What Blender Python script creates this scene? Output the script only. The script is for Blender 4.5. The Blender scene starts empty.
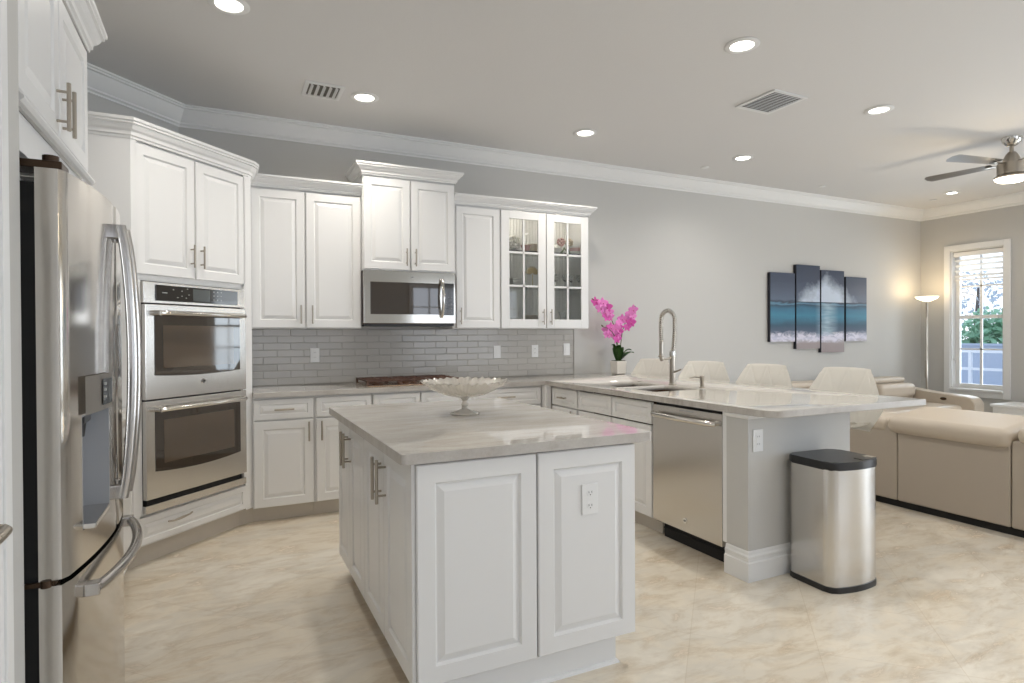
import bpy, bmesh, math, random
from mathutils import Vector, Matrix
random.seed(7)
SC = bpy.context.scene
COL = SC.collection
PI = math.pi
R45 = PI / 4

# ------------------------------------------------------------------ camera
F_PX, CX, CY, CAM_H = 602.679, 512.306, 339.593, 1.311
yaw, pitch, roll = (math.radians(a) for a in (25.718, -0.423, -0.284))
Fv = Vector((math.sin(yaw) * math.cos(pitch), math.cos(yaw) * math.cos(pitch), math.sin(pitch)))
Rv = Vector((math.cos(yaw), -math.sin(yaw), 0))
Uv = Rv.cross(Fv)
R2 = Rv * math.cos(roll) + Uv * math.sin(roll)
U2 = Uv * math.cos(roll) - Rv * math.sin(roll)
cam_data = bpy.data.cameras.new('camera')
cam = bpy.data.objects.new('camera', cam_data)
COL.objects.link(cam)
m = Matrix((R2, U2, -Fv)).transposed().to_4x4()
m.translation = Vector((0, 0, CAM_H))
cam.matrix_world = m
cam_data.sensor_fit = 'HORIZONTAL'
cam_data.sensor_width = 36
cam_data.lens = F_PX / 1024 * 36
cam_data.shift_x = (512 - CX) / 1024
cam_data.shift_y = (CY - 341.5) / 1024
cam_data.clip_start = .02
cam_data.clip_end = 300
SC.camera = cam

# ------------------------------------------------------------------ world and colour management
CEIL = 3.02
BACK = 5.159
RIGHT = 8.878
REAR = -3.4
LEFT = -1.14
NEARL = -.44
w = bpy.data.worlds.new('sky')
SC.world = w
w.use_nodes = True
wn = w.node_tree
wn.nodes.clear()
out = wn.nodes.new('ShaderNodeOutputWorld')
bg = wn.nodes.new('ShaderNodeBackground')
tc = wn.nodes.new('ShaderNodeTexCoord')
sep = wn.nodes.new('ShaderNodeSeparateXYZ')
rmp = wn.nodes.new('ShaderNodeValToRGB')
wn.links.new(tc.outputs['Generated'], sep.inputs[0])
wn.links.new(sep.outputs['Z'], rmp.inputs[0])
rmp.color_ramp.elements[0].position = 0.0
rmp.color_ramp.elements[0].color = (.86, .90, 1, 1)
rmp.color_ramp.elements[1].position = .6
rmp.color_ramp.elements[1].color = (.52, .68, 1, 1)
wn.links.new(rmp.outputs[0], bg.inputs[0])
bg.inputs[1].default_value = 1.5
wn.links.new(bg.outputs[0], out.inputs[0])
vs = SC.view_settings
vs.view_transform = 'Standard'
vs.look = 'None'
vs.gamma = 1
vs.use_curve_mapping = False
vs.exposure = 0.22
DAY = 1.0      # scales the area lights added to boost window daylight
LAMP = 1.0     # ceiling lamps

# added area lights boosting daylight at the windows (rear ones and sliding door unseen)
def daylight(name, loc, rot, sx, sy, power, col=(.82, .91, 1)):
    l = bpy.data.lights.new(name, 'AREA')
    l.shape = 'RECTANGLE'
    l.size, l.size_y = sx, sy
    l.energy = power * DAY
    l.color = col
    o = bpy.data.objects.new(name, l)
    COL.objects.link(o)
    o.location = loc
    o.rotation_euler = rot
    return o
daylight('daylight_rear_window', (1.2, REAR - .15, 1.45), (PI / 2, 0, 0), 2.5, 2.0, 6)
daylight('daylight_rear_window_wide', (5.1, REAR - .15, 1.45), (PI / 2, 0, 0), 2.7, 2.0, 22)
daylight('daylight_sliding_door', (RIGHT + .2, -.3, 1.25), (0, PI / 2, 0), 2.2, 3.2, 165)
daylight('daylight_living_window', (RIGHT + .25, 4.46, 1.45), (0, PI / 2, 0), 1.7, .6, 14)

# ------------------------------------------------------------------ materials
def mat(name, color, rough=.5, metal=0., **kw):
    mt = bpy.data.materials.new(name)
    mt.use_nodes = True
    b = mt.node_tree.nodes['Principled BSDF']
    b.inputs['Base Color'].default_value = (*color, 1)
    b.inputs['Roughness'].default_value = rough
    b.inputs['Metallic'].default_value = metal
    for k, v in kw.items():
        b.inputs[k.replace('_', ' ')].default_value = v
    return mt
def nodes(mt):
    return mt.node_tree, mt.node_tree.nodes, mt.node_tree.links, mt.node_tree.nodes['Principled BSDF']
def mapping(mt, scale=(1, 1, 1), rot=(0, 0, 0), loc=(0, 0, 0), world=True):
    nt, n, l, b = nodes(mt)
    mp = n.new('ShaderNodeMapping')
    mp.inputs['Scale'].default_value = scale
    mp.inputs['Rotation'].default_value = rot
    mp.inputs['Location'].default_value = loc
    if world:
        g = n.new('ShaderNodeNewGeometry')
        l.new(g.outputs['Position'], mp.inputs[0])
    else:
        g = n.new('ShaderNodeTexCoord')
        l.new(g.outputs['Object'], mp.inputs[0])
    return mp
def noise(mt, mp, scale, detail=4, rough=.55, dist=0):
    nt, n, l, b = nodes(mt)
    t = n.new('ShaderNodeTexNoise')
    t.inputs['Scale'].default_value = scale
    t.inputs['Detail'].default_value = detail
    t.inputs['Roughness'].default_value = rough
    t.inputs['Distortion'].default_value = dist
    l.new(mp.outputs[0], t.inputs['Vector'])
    return t
def ramp(mt, src, stops):
    nt, n, l, b = nodes(mt)
    r = n.new('ShaderNodeValToRGB')
    e = r.color_ramp.elements
    while len(e) < len(stops):
        e.new(.5)
    for q, (p, c) in zip(e, stops):
        q.position = p
        q.color = (*c, 1) if len(c) == 3 else c
    l.new(src, r.inputs[0])
    return r
def mixc(mt, a, c, fac, mode='MIX'):
    nt, n, l, b = nodes(mt)
    mx = n.new('ShaderNodeMix')
    mx.data_type = 'RGBA'
    mx.blend_type = mode
    for i, v in ((6, a), (7, c)):
        if isinstance(v, tuple):
            mx.inputs[i].default_value = (*v, 1)
        else:
            l.new(v, mx.inputs[i])
    if isinstance(fac, float):
        mx.inputs[0].default_value = fac
    else:
        l.new(fac, mx.inputs[0])
    return mx.outputs[2]
def math_n(mt, op, a, bb=None, c=None):
    nt, n, l, b = nodes(mt)
    q = n.new('ShaderNodeMath')
    q.operation = op
    for i, v in enumerate((a, bb, c)):
        if v is None:
            continue
        if isinstance(v, (int, float)):
            q.inputs[i].default_value = v
        else:
            l.new(v, q.inputs[i])
    return q.outputs[0]
def bump(mt, src, strength=.1, dist=.01):
    nt, n, l, b = nodes(mt)
    bp = n.new('ShaderNodeBump')
    bp.inputs['Strength'].default_value = strength
    bp.inputs['Distance'].default_value = dist
    l.new(src, bp.inputs['Height'])
    l.new(bp.outputs[0], b.inputs['Normal'])
    return bp

def paint(name, col, rough=.6, bstr=.08, scale=180):
    mt = mat(name, col, rough)
    mp = mapping(mt)
    bump(mt, noise(mt, mp, scale, 3).outputs[0], bstr, .002)
    return mt
M = {}
M['wall'] = paint('wall_paint', (.56, .55, .525), .65, .25, 90)
M['ceiling'] = paint('ceiling_paint', (.72, .71, .70), .8, .35, 70)
M['trim'] = paint('trim_paint', (.80, .80, .79), .4, .02)
M['cab'] = paint('cabinet_paint', (.80, .795, .785), .33, .015)
M['cab_in'] = paint('cabinet_inside', (.88, .87, .84), .5, .02)
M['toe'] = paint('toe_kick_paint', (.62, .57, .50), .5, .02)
M['toe_shade'] = paint('shaded_toe_board', (.34, .25, .16), .6, .1)  # brown stands for the shade in the island toe recess
M['steel'] = mat('brushed_steel', (.62, .60, .57), .24, 1.)
nt, n, l, b = nodes(M['steel'])
tg = n.new('ShaderNodeTangent'); tg.direction_type = 'RADIAL'; tg.axis = 'Z'
l.new(tg.outputs[0], b.inputs['Tangent'])
b.inputs['Anisotropic'].default_value = .7
bump(M['steel'], noise(M['steel'], mapping(M['steel'], (400, 400, 3)), 1, 2).outputs[0], .03, .001)
M['steel_polish'] = mat('polished_steel', (.66, .64, .60), .1, 1.)
M['bar_steel'] = mat('satin_bar_steel', (.52, .50, .48), .22, 1.)
M['panel_metal'] = mat('dispenser_panel_metal', (.42, .39, .35), .35, .15)
M['door_steel'] = mat('fridge_steel', (.64, .615, .58), .13, 1.)
mp = mapping(M['door_steel'], (1, 1, .6))
bump(M['door_steel'], noise(M['door_steel'], mp, 3.2, 1).outputs[0], .18, .02)
M['nickel'] = mat('brushed_nickel', (.44, .395, .335), .3, 1.)
M['chrome'] = mat('chrome', (.78, .78, .78), .06, 1.)
M['black'] = mat('black_plastic', (.012, .012, .013), .3)
M['matte_black'] = mat('matte_black', (.01, .01, .01), .7)
M['darkglass'] = mat('dark_oven_glass', (.035, .025, .018), .03, 0., IOR=1.85)
M['control_glass'] = mat('black_control_glass', (.02, .018, .016), .06, 0., Specular_IOR_Level=.8)
M['oven_inner_glass'] = mat('oven_cavity', (.09, .065, .045), .05, 0., IOR=1.85)  # brown tint of the inner oven window
M['display'] = mat('display_grey', (.10, .11, .11), .1)
M['icon'] = mat('panel_print', (.45, .45, .43), .4)
M['grey_plastic'] = mat('grey_plastic', (.36, .37, .39), .35)
M['white_plastic'] = mat('white_plastic', (.84, .84, .83), .3)
M['slot'] = mat('socket_slot', (.08, .08, .08), .6)
M['iron'] = mat('cast_iron', (.095, .045, .028), .45)
M['copper_steel'] = mat('warm_steel_tray', (.45, .33, .24), .25, 1.)
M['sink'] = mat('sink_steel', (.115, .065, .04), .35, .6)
def clear_glass(name, ior):
    mt = bpy.data.materials.new(name)
    mt.use_nodes = True
    n, l = mt.node_tree.nodes, mt.node_tree.links
    n.clear()
    o = n.new('ShaderNodeOutputMaterial'); mx = n.new('ShaderNodeMixShader'); t = n.new('ShaderNodeBsdfTransparent'); g = n.new('ShaderNodeBsdfGlossy'); fr = n.new('ShaderNodeFresnel')
    g.inputs['Roughness'].default_value = .01
    t.inputs[0].default_value = (.97, .98, .97, 1)
    fr.inputs[0].default_value = ior
    l.new(fr.outputs[0], mx.inputs[0]); l.new(t.outputs[0], mx.inputs[1]); l.new(g.outputs[0], mx.inputs[2]); l.new(mx.outputs[0], o.inputs[0])
    return mt
M['glass'] = clear_glass('cabinet_glass', 1.5)
M['winglass'] = clear_glass('window_glass', 1.3)
M['crystal'] = mat('pressed_glass', (.90, .865, .80), .12, 0., Transmission_Weight=.65, IOR=1.4)
M['goblet'] = mat('clear_goblet_glass', (.97, .97, .96), .02, 0., Transmission_Weight=.85, IOR=1.3)
M['ceramic'] = mat('white_ceramic', (.80, .77, .72), .25)
M['cream_ceramic'] = mat('cream_ceramic', (.66, .56, .42), .3)
M['pinkish'] = mat('pink_ceramic', (.62, .36, .33), .4)
M['sage'] = mat('sage_leaf', (.24, .33, .16), .5)
M['gold'] = mat('gold_leaf', (.55, .42, .2), .35, .6)
M['leather'] = paint('cream_leather', (.56, .485, .395), .42, .25, 120)
M['leather_panel'] = paint('taupe_back_panel', (.455, .395, .325), .6, .2, 160)
M['stool'] = paint('ivory_faux_leather', (.90, .875, .81), .4, .1, 160)
M['button_dark'] = mat('dark_bronze', (.06, .035, .02), .3, .6)
M['petal'] = mat('orchid_petal', (.82, .22, .58), .5, 0., Subsurface_Weight=.15)
M['petal_deep'] = mat('orchid_petal_deep', (.72, .09, .44), .5)
M['lip'] = mat('orchid_lip', (.50, .02, .16), .5)
M['leaf'] = mat('orchid_leaf', (.035, .12, .015), .35)
M['stem'] = mat('orchid_stem', (.10, .10, .03), .6)
M['pot'] = paint('white_pot', (.76, .73, .68), .5, .1)
M['moss'] = paint('moss', (.07, .08, .03), .9, .8, 60)
M['blade'] = mat('fan_blade', (.34, .33, .32), .3, .7)
M['vent_dark'] = mat('vent_dark', (.14, .13, .11), .8)
def emit(name, col, s):
    mt = mat(name, (.9, .9, .9), .4)
    b = mt.node_tree.nodes['Principled BSDF']
    b.inputs['Emission Color'].default_value = (*col, 1)
    b.inputs['Emission Strength'].default_value = s
    return mt
M['lamp'] = emit('downlight_lens', (1, .95, .86), 7)
M['fan_lamp'] = emit('fan_light_glass', (1, .90, .72), 2.2)
M['torch'] = emit('torchiere_glass', (1, .86, .62), 1.6)
M['bulb_leaf'] = mat('hedge_leaf', (.30, .50, .30), .7)
M['hazy_tree_leaf'] = mat('hazy_tree_leaf', (.50, .55, .57), .7)  # tree and hedge leaves paled, outdoor haze painted into their colour
M['bark'] = mat('bark', (.16, .13, .11), .9)
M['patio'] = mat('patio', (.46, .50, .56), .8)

def travertine():
    mt = mat('travertine_tile', (.7, .6, .47), .2)
    nt, n, l, b = nodes(mt)
    mp = mapping(mt, rot=(0, 0, R45))
    big = noise(mt, mapping(mt, (1, 1.7, 1), (0, 0, .5)), 1.1, 5, .62, .8)
    fine = noise(mt, mapping(mt, (1, 2.6, 1), (0, 0, .35)), 4.5, 7, .68, .5)
    c1 = ramp(mt, big.outputs[0], [(.28, (.64, .555, .435)), (.43, (.81, .735, .61)), (.53, (.74, .685, .59)), (.64, (.86, .805, .70)), (.8, (.79, .745, .66))])
    c2 = ramp(mt, fine.outputs[0], [(.30, (.68, .59, .49)), (.42, (.88, .84, .79)), (.54, (1, 1, 1)), (.8, (1.0, 1.0, .99))])
    c = mixc(mt, c1.outputs[0], c2.outputs[0], .85, 'MULTIPLY')
    br = n.new('ShaderNodeTexBrick')
    l.new(mp.outputs[0], br.inputs['Vector'])
    # mapping rotates by +45: u=(x-y)/sqrt2, v=(x+y)/sqrt2
    mp.inputs['Location'].default_value = (-.878 + .508 * 12, -2.738 + .508 * 12, 0)
    br.offset = 0.0
    br.inputs['Scale'].default_value = 1
    br.inputs['Brick Width'].default_value = .508
    br.inputs['Row Height'].default_value = .508
    br.inputs['Mortar Size'].default_value = .0022
    br.inputs['Mortar Smooth'].default_value = .3
    br.inputs['Color1'].default_value = (1, 1, 1, 1)
    br.inputs['Color2'].default_value = (.955, .95, .945, 1)
    br.inputs['Mortar'].default_value = (.90, .875, .84, 1)
    c = mixc(mt, c, br.outputs[0], 1.0, 'MULTIPLY')
    l.new(c, b.inputs['Base Color'])
    rr = ramp(mt, fine.outputs[0], [(.3, (.30, .30, .30)), (.7, (.17, .17, .17))])
    l.new(rr.outputs[0], b.inputs['Roughness'])
    inv = math_n(mt, 'MULTIPLY', br.outputs['Fac'], -1.)
    bump(mt, inv, .1, .001)
    return mt
M['floor'] = travertine()

def quartzite(name, base, warm, vein, edge=False):
    mt = mat(name, base, .035)
    nt, n, l, b = nodes(mt)
    mp = mapping(mt, (1, 4.5, 1), (0, 0, .12))
    s1 = noise(mt, mp, 1.6, 8, .62, 1.2)
    mp2 = mapping(mt, (1.5, 9, 2), (0, 0, -.08))
    s2 = noise(mt, mp2, 3.5, 9, .7, .7)
    g = noise(mt, mapping(mt), 120, 3)
    c1 = ramp(mt, s1.outputs[0], [(.28, vein), (.42, warm), (.55, base), (.75, tuple(min(1, q * 1.1) for q in base))])
    c2 = ramp(mt, s2.outputs[0], [(.32, (.80, .77, .74)), (.46, (.94, .93, .92)), (.62, (1, 1, 1))])
    c = mixc(mt, c1.outputs[0], c2.outputs[0], .8, 'MULTIPLY')
    c3 = ramp(mt, g.outputs[0], [(.3, (.90, .89, .88)), (.6, (1, 1, 1))])
    c = mixc(mt, c, c3.outputs[0], .6, 'MULTIPLY')
    l.new(c, b.inputs['Base Color'])
    b.inputs['Specular IOR Level'].default_value = .7
    return mt
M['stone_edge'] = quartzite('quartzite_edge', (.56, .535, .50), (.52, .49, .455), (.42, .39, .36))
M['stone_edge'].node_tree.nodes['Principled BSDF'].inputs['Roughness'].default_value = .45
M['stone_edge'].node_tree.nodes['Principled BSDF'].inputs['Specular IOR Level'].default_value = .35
M['stone'] = quartzite('quartzite_top', (.72, .70, .665), (.67, .64, .595), (.58, .545, .50))

def subway():
    mt = mat('grey_glass_tile', (.36, .36, .355), .10)
    nt, n, l, b = nodes(mt)
    at = n.new('ShaderNodeAttribute')
    at.attribute_name = 'tint'
    r = ramp(mt, at.outputs['Fac'], [(0, (.475, .455, .425)), (1, (.515, .495, .465))])
    l.new(r.outputs[0], b.inputs['Base Color'])
    bump(mt, noise(mt, mapping(mt), 22, 2).outputs[0], .12, .01)
    return mt
M['tile'] = subway()
M['grout'] = mat('tile_grout', (.42, .40, .37), .9)

def bricklike_linen():
    return None

def seascape():
    mt = mat('seascape_canvas', (.2, .3, .4), .45)
    nt, n, l, b = nodes(mt)
    g = n.new('ShaderNodeNewGeometry')
    sp = n.new('ShaderNodeSeparateXYZ')
    l.new(g.outputs['Position'], sp.inputs[0])
    X, Z = sp.outputs['X'], sp.outputs['Z']
    mpw = mapping(mt, (1.2, 1, 5))
    wv = noise(mt, mpw, 2.4, 6, .6, .6)
    zz = math_n(mt, 'ADD', Z, math_n(mt, 'MULTIPLY', math_n(mt, 'SUBTRACT', wv.outputs[0], .5), .10))
    t = math_n(mt, 'DIVIDE', math_n(mt, 'SUBTRACT', zz, 1.08), 1.08)
    base = ramp(mt, t, [(.0, (.30, .25, .25)), (.10, (.33, .28, .28)), (.16, (.55, .55, .68)), (.24, (.06, .09, .15)), (.31, (.02, .07, .12)),
                        (.42, (.03, .20, .31)), (.50, (.025, .13, .22)), (.535, (.01, .05, .09)), (.555, (.10, .23, .33)),
                        (.575, (.02, .035, .06)), (.60, (.09, .12, .18)), (.8, (.045, .06, .10)), (1., (.03, .042, .075))])
    # bright cloud in the sky and its reflection in the water
    cl = noise(mt, mapping(mt, (1, 1, 1.3)), 3.2, 5, .6)
    dx = math_n(mt, 'ABSOLUTE', math_n(mt, 'SUBTRACT', X, 6.86))
    up = math_n(mt, 'SUBTRACT', Z, 1.69)
    wdt = math_n(mt, 'SUBTRACT', .80, math_n(mt, 'MULTIPLY', up, 1.7))
    k = math_n(mt, 'SUBTRACT', wdt, dx)
    k = math_n(mt, 'ADD', k, math_n(mt, 'MULTIPLY', math_n(mt, 'SUBTRACT', cl.outputs[0], .5), .9))
    kf = ramp(mt, k, [(.12, (0, 0, 0)), (.50, (1, 1, 1))])
    above = ramp(mt, Z, [(0, (0, 0, 0)), (1, (1, 1, 1))])
    ab = math_n(mt, 'GREATER_THAN', Z, 1.705)
    fac = math_n(mt, 'MULTIPLY', kf.outputs[0], math_n(mt, 'MULTIPLY', ab, 1.))
    c = mixc(mt, base.outputs[0], (.55, .62, .72), fac)
    rx = ramp(mt, dx, [(.02, (1, 1, 1)), (.22, (0, 0, 0))])
    wv2 = noise(mt, mapping(mt, (1.5, 1, 14)), 3, 4)
    below = math_n(mt, 'MULTIPLY', math_n(mt, 'LESS_THAN', Z, 1.69), math_n(mt, 'GREATER_THAN', Z, 1.28))
    rf = math_n(mt, 'MULTIPLY', math_n(mt, 'MULTIPLY', rx.outputs[0], below), math_n(mt, 'MULTIPLY', wv2.outputs[0], 1.1))
    c = mixc(mt, c, (.45, .60, .70), rf)
    # foam
    fo = noise(mt, mapping(mt, (1, 1, 2.2)), 9, 5, .7, 1.0)
    fb = ramp(mt, t, [(.10, (0, 0, 0)), (.13, (1, 1, 1)), (.20, (1, 1, 1)), (.25, (0, 0, 0))])
    ff = ramp(mt, fo.outputs[0], [(.44, (0, 0, 0)), (.56, (1, 1, 1))])
    c = mixc(mt, c, (.68, .66, .76), math_n(mt, 'MULTIPLY', ff.outputs[0], fb.outputs[0]))
    l.new(c, b.inputs['Base Color'])
    return mt
M['sea'] = seascape()
M['canvas_side'] = mat('dark_canvas_edge', (.025, .025, .035), .7)

# ------------------------------------------------------------------ mesh helpers
class MB:
    def __init__(s):
        s.bm = bmesh.new()
    def faces(s, vs, fs):
        v = [s.bm.verts.new(p) for p in vs]
        for f in fs:
            try:
                s.bm.faces.new([v[i] for i in f])
            except ValueError:
                pass
        return v
    def box(s, x0, x1, y0, y1, z0, z1, bev=0, seg=2):
        v = s.faces([(x, y, z) for x in (x0, x1) for y in (y0, y1) for z in (z0, z1)],
                    [(0, 1, 3, 2), (4, 6, 7, 5), (0, 4, 5, 1), (2, 3, 7, 6), (0, 2, 6, 4), (1, 5, 7, 3)])
        if bev:
            es = list({e for q in v for e in q.link_edges})
            bmesh.ops.bevel(s.bm, geom=es, offset=bev, segments=seg, profile=.5, affect='EDGES')
        return s
    def tube(s, pts, r, n=12, closed=False, cap=True):
        pts = [Vector(p) for p in pts]
        k = len(pts)
        rings = []
        up = None
        for i, p in enumerate(pts):
            a = pts[i - 1] if (i or closed) else pts[i]
            c = pts[(i + 1) % k] if (i < k - 1 or closed) else pts[i]
            t = (c - a).normalized()
            if up is None:
                up = t.orthogonal().normalized()
            up = (up - t * up.dot(t)).normalized()
            sd = t.cross(up)
            rr = r[i] if isinstance(r, (list, tuple)) else r
            rings.append([s.bm.verts.new(p + (up * math.cos(q * 2 * PI / n) + sd * math.sin(q * 2 * PI / n)) * rr) for q in range(n)])
        m_ = k if closed else k - 1
        for i in range(m_):
            A, B = rings[i], rings[(i + 1) % k]
            for q in range(n):
                s.bm.faces.new((A[q], A[(q + 1) % n], B[(q + 1) % n], B[q]))
        if cap and not closed:
            s.bm.faces.new(rings[0][::-1])
            s.bm.faces.new(rings[-1])
        return s
    def lathe(s, prof, n=32, c=(0, 0, 0), fn=None):
        rings = []
        for (r, z) in prof:
            if r <= 1e-6:
                rings.append([s.bm.verts.new((c[0], c[1], c[2] + z))])
            else:
                ring = []
                for q in range(n):
                    a = q * 2 * PI / n
                    rr, zz = (r, z) if fn is None else fn(r, z, a)
                    ring.append(s.bm.verts.new((c[0] + rr * math.cos(a), c[1] + rr * math.sin(a), c[2] + zz)))
                rings.append(ring)
        for A, B in zip(rings, rings[1:]):
            for q in range(n):
                a0, a1 = A[q % len(A)], A[(q + 1) % len(A)]
                b0, b1 = B[q % len(B)], B[(q + 1) % len(B)]
                vs_ = []
                for x in (a0, a1, b1, b0):
                    if x not in vs_:
                        vs_.append(x)
                if len(vs_) > 2:
                    s.bm.faces.new(vs_)
        return s
    def prism(s, poly, z0, z1, bev=0, seg=2, only_z=False):
        k = len(poly)
        v = s.faces([(x, y, z0) for x, y in poly] + [(x, y, z1) for x, y in poly],
                    [tuple(range(k))[::-1], tuple(range(k, 2 * k))] + [(i, (i + 1) % k, k + (i + 1) % k, k + i) for i in range(k)])
        if bev:
            if only_z:
                es = [e for e in {e for q in v for e in q.link_edges} if abs(e.verts[0].co.z - e.verts[1].co.z) < 1e-6]
            else:
                es = list({e for q in v for e in q.link_edges})
            bmesh.ops.bevel(s.bm, geom=es, offset=bev, segments=seg, profile=.5, affect='EDGES')
        return s
    def sweep(s, prof, path, closed=False, z=0):
        # prof: list of (outwards, height); path: list of (x, y) with outwards on the right-hand side
        k = len(path)
        P = [Vector(p) for p in path]
        rings = []
        for i in range(k):
            ds = []
            if i > 0 or closed:
                ds.append((P[i] - P[i - 1]).normalized())
            if i < k - 1 or closed:
                ds.append((P[(i + 1) % k] - P[i]).normalized())
            ns = [Vector((d.y, -d.x)) for d in ds]
            if len(ns) == 2:
                b_ = (ns[0] + ns[1]).normalized()
                mt_ = b_ / max(.2, b_.dot(ns[0]))
            else:
                mt_ = ns[0]
            rings.append([s.bm.verts.new((P[i].x + mt_.x * o, P[i].y + mt_.y * o, z + h)) for o, h in prof])
        n = len(prof)
        for i in range(k if closed else k - 1):
            A, B = rings[i], rings[(i + 1) % k]
            for q in range(n):
                s.bm.faces.new((A[q], B[q], B[(q + 1) % n], A[(q + 1) % n]))
        if not closed:
            s.bm.faces.new(rings[0])
            s.bm.faces.new(rings[-1][::-1])
        return s
    def grid(s, fn, nu, nv, wrap=False, thick=None):
        G = [[s.bm.verts.new(fn(i / nu, j / nv)) for j in range(nv + 1)] for i in range(nu + (0 if wrap else 1))]
        for i in range(nu):
            for j in range(nv):
                i2 = (i + 1) % len(G)
                s.bm.faces.new((G[i][j], G[i2][j], G[i2][j + 1], G[i][j + 1]))
        return s
    def solidify(s, t):
        bmesh.ops.solidify(s.bm, geom=s.bm.faces[:], thickness=t)
        return s
    def panel(s, x0, x1, z0, z1, yf=0, t=.02, fr=.058, flat=False):
        # raised panel front seen from -y
        rg = [(0, yf + t), (0, yf + .004), (.004, yf), (fr, yf), (fr + .003, yf + .004), (fr + .007, yf + .010), (fr + .011, yf + .010), (fr + .034, yf + .001)]
        if flat:
            rg = [(0, yf + t), (0, yf + .003), (.003, yf)]
        if min(x1 - x0, z1 - z0) / 2 < fr + .055:
            f = fr * .62
            rg = [(0, yf + t), (0, yf + .004), (.004, yf), (f, yf), (f + .004, yf + .008), (f + .008, yf + .008), (f + .026, yf + .001)]
        rings = [[s.bm.verts.new(p) for p in ((x0 + i, y, z0 + i), (x1 - i, y, z0 + i), (x1 - i, y, z1 - i), (x0 + i, y, z1 - i))] for i, y in rg]
        for A, B in zip(rings, rings[1:]):
            for q in range(4):
                s.bm.faces.new((A[q], A[(q + 1) % 4], B[(q + 1) % 4], B[q]))
        s.bm.faces.new(rings[-1])
        s.bm.faces.new(rings[0][::-1])
        return s
    def xf(s, mtx):
        bmesh.ops.transform(s.bm, matrix=mtx, verts=s.bm.verts[:])
        return s
    def build(s, name, material, parent=None, world=False, smooth=35, wn_=True):
        bmesh.ops.recalc_face_normals(s.bm, faces=s.bm.faces[:])
        me = bpy.data.meshes.new(name)
        if world and parent is not None:
            bmesh.ops.transform(s.bm, matrix=base_matrix(parent).inverted(), verts=s.bm.verts[:])
        s.bm.to_mesh(me)
        s.bm.free()
        for mm in (material if isinstance(material, (list, tuple)) else [material]):
            me.materials.append(mm)
        if smooth:
            me.polygons.foreach_set('use_smooth', [True] * len(me.polygons))
            me.set_sharp_from_angle(angle=math.radians(smooth))
        o = bpy.data.objects.new(name, me)
        COL.objects.link(o)
        if smooth and wn_:
            md = o.modifiers.new('weighted_normals', 'WEIGHTED_NORMAL')
            md.keep_sharp = True
            md.weight = 80
        if parent is not None:
            o.parent = parent
        return o
def base_matrix(o):
    mtx = Matrix.LocRotScale(o.location, o.rotation_euler, None)
    return base_matrix(o.parent) @ mtx if o.parent else mtx
def tag(o, label, cat, group=None, kind=None):
    o['label'] = label
    o['category'] = cat
    if group:
        o['group'] = group
    if kind:
        o['kind'] = kind
    return o
def thing(name, label, cat, loc=(0, 0, 0), rz=0, group=None):
    o = bpy.data.objects.new(name, None)
    COL.objects.link(o)
    o.location = loc
    o.rotation_euler = (0, 0, rz)
    o.empty_display_size = .1
    return tag(o, label, cat, group)
def struct(o):
    o['kind'] = 'structure'
    return o
def plabel(o, s):
    o['label'] = s
    return o
def copy_tree(o, loc, rz, label, parent=None):
    c = o.copy()
    COL.objects.link(c)
    if parent is None:
        c.location = loc
        c.rotation_euler = (0, 0, rz)
        c['label'] = label
    else:
        c.parent = parent
    for ch in list(o.children):
        copy_tree(ch, None, None, None, c)
    return c
def text_mesh(name, body, size, mtx, material, parent, ext=.0008):
    cu = bpy.data.curves.new(name, 'FONT')
    cu.body = body
    cu.size = size
    cu.align_x = 'CENTER'
    cu.align_y = 'CENTER'
    cu.extrude = ext
    t = bpy.data.objects.new('tmp', cu)
    COL.objects.link(t)
    me = bpy.data.meshes.new_from_object(t.evaluated_get(bpy.context.evaluated_depsgraph_get()))
    bpy.data.objects.remove(t)
    me.transform(mtx)
    me.materials.clear()
    me.materials.append(material)
    o = bpy.data.objects.new(name, me)
    COL.objects.link(o)
    o.parent = parent
    return o
FRONT = Matrix.Rotation(PI / 2, 4, 'X')     # text facing -y

CROWN = [(0, 0), (.006, 0), (.008, .012), (.016, .016), (.016, .026), (.018, .034), (.030, .044), (.040, .060), (.042, .068), (.052, .070), (.052, .080), (.060, .084), (.060, .10), (0, .10)]
def scaled(prof, sx, sz):
    return [(a * sx, b_ * sz) for a, b_ in prof]

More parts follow.
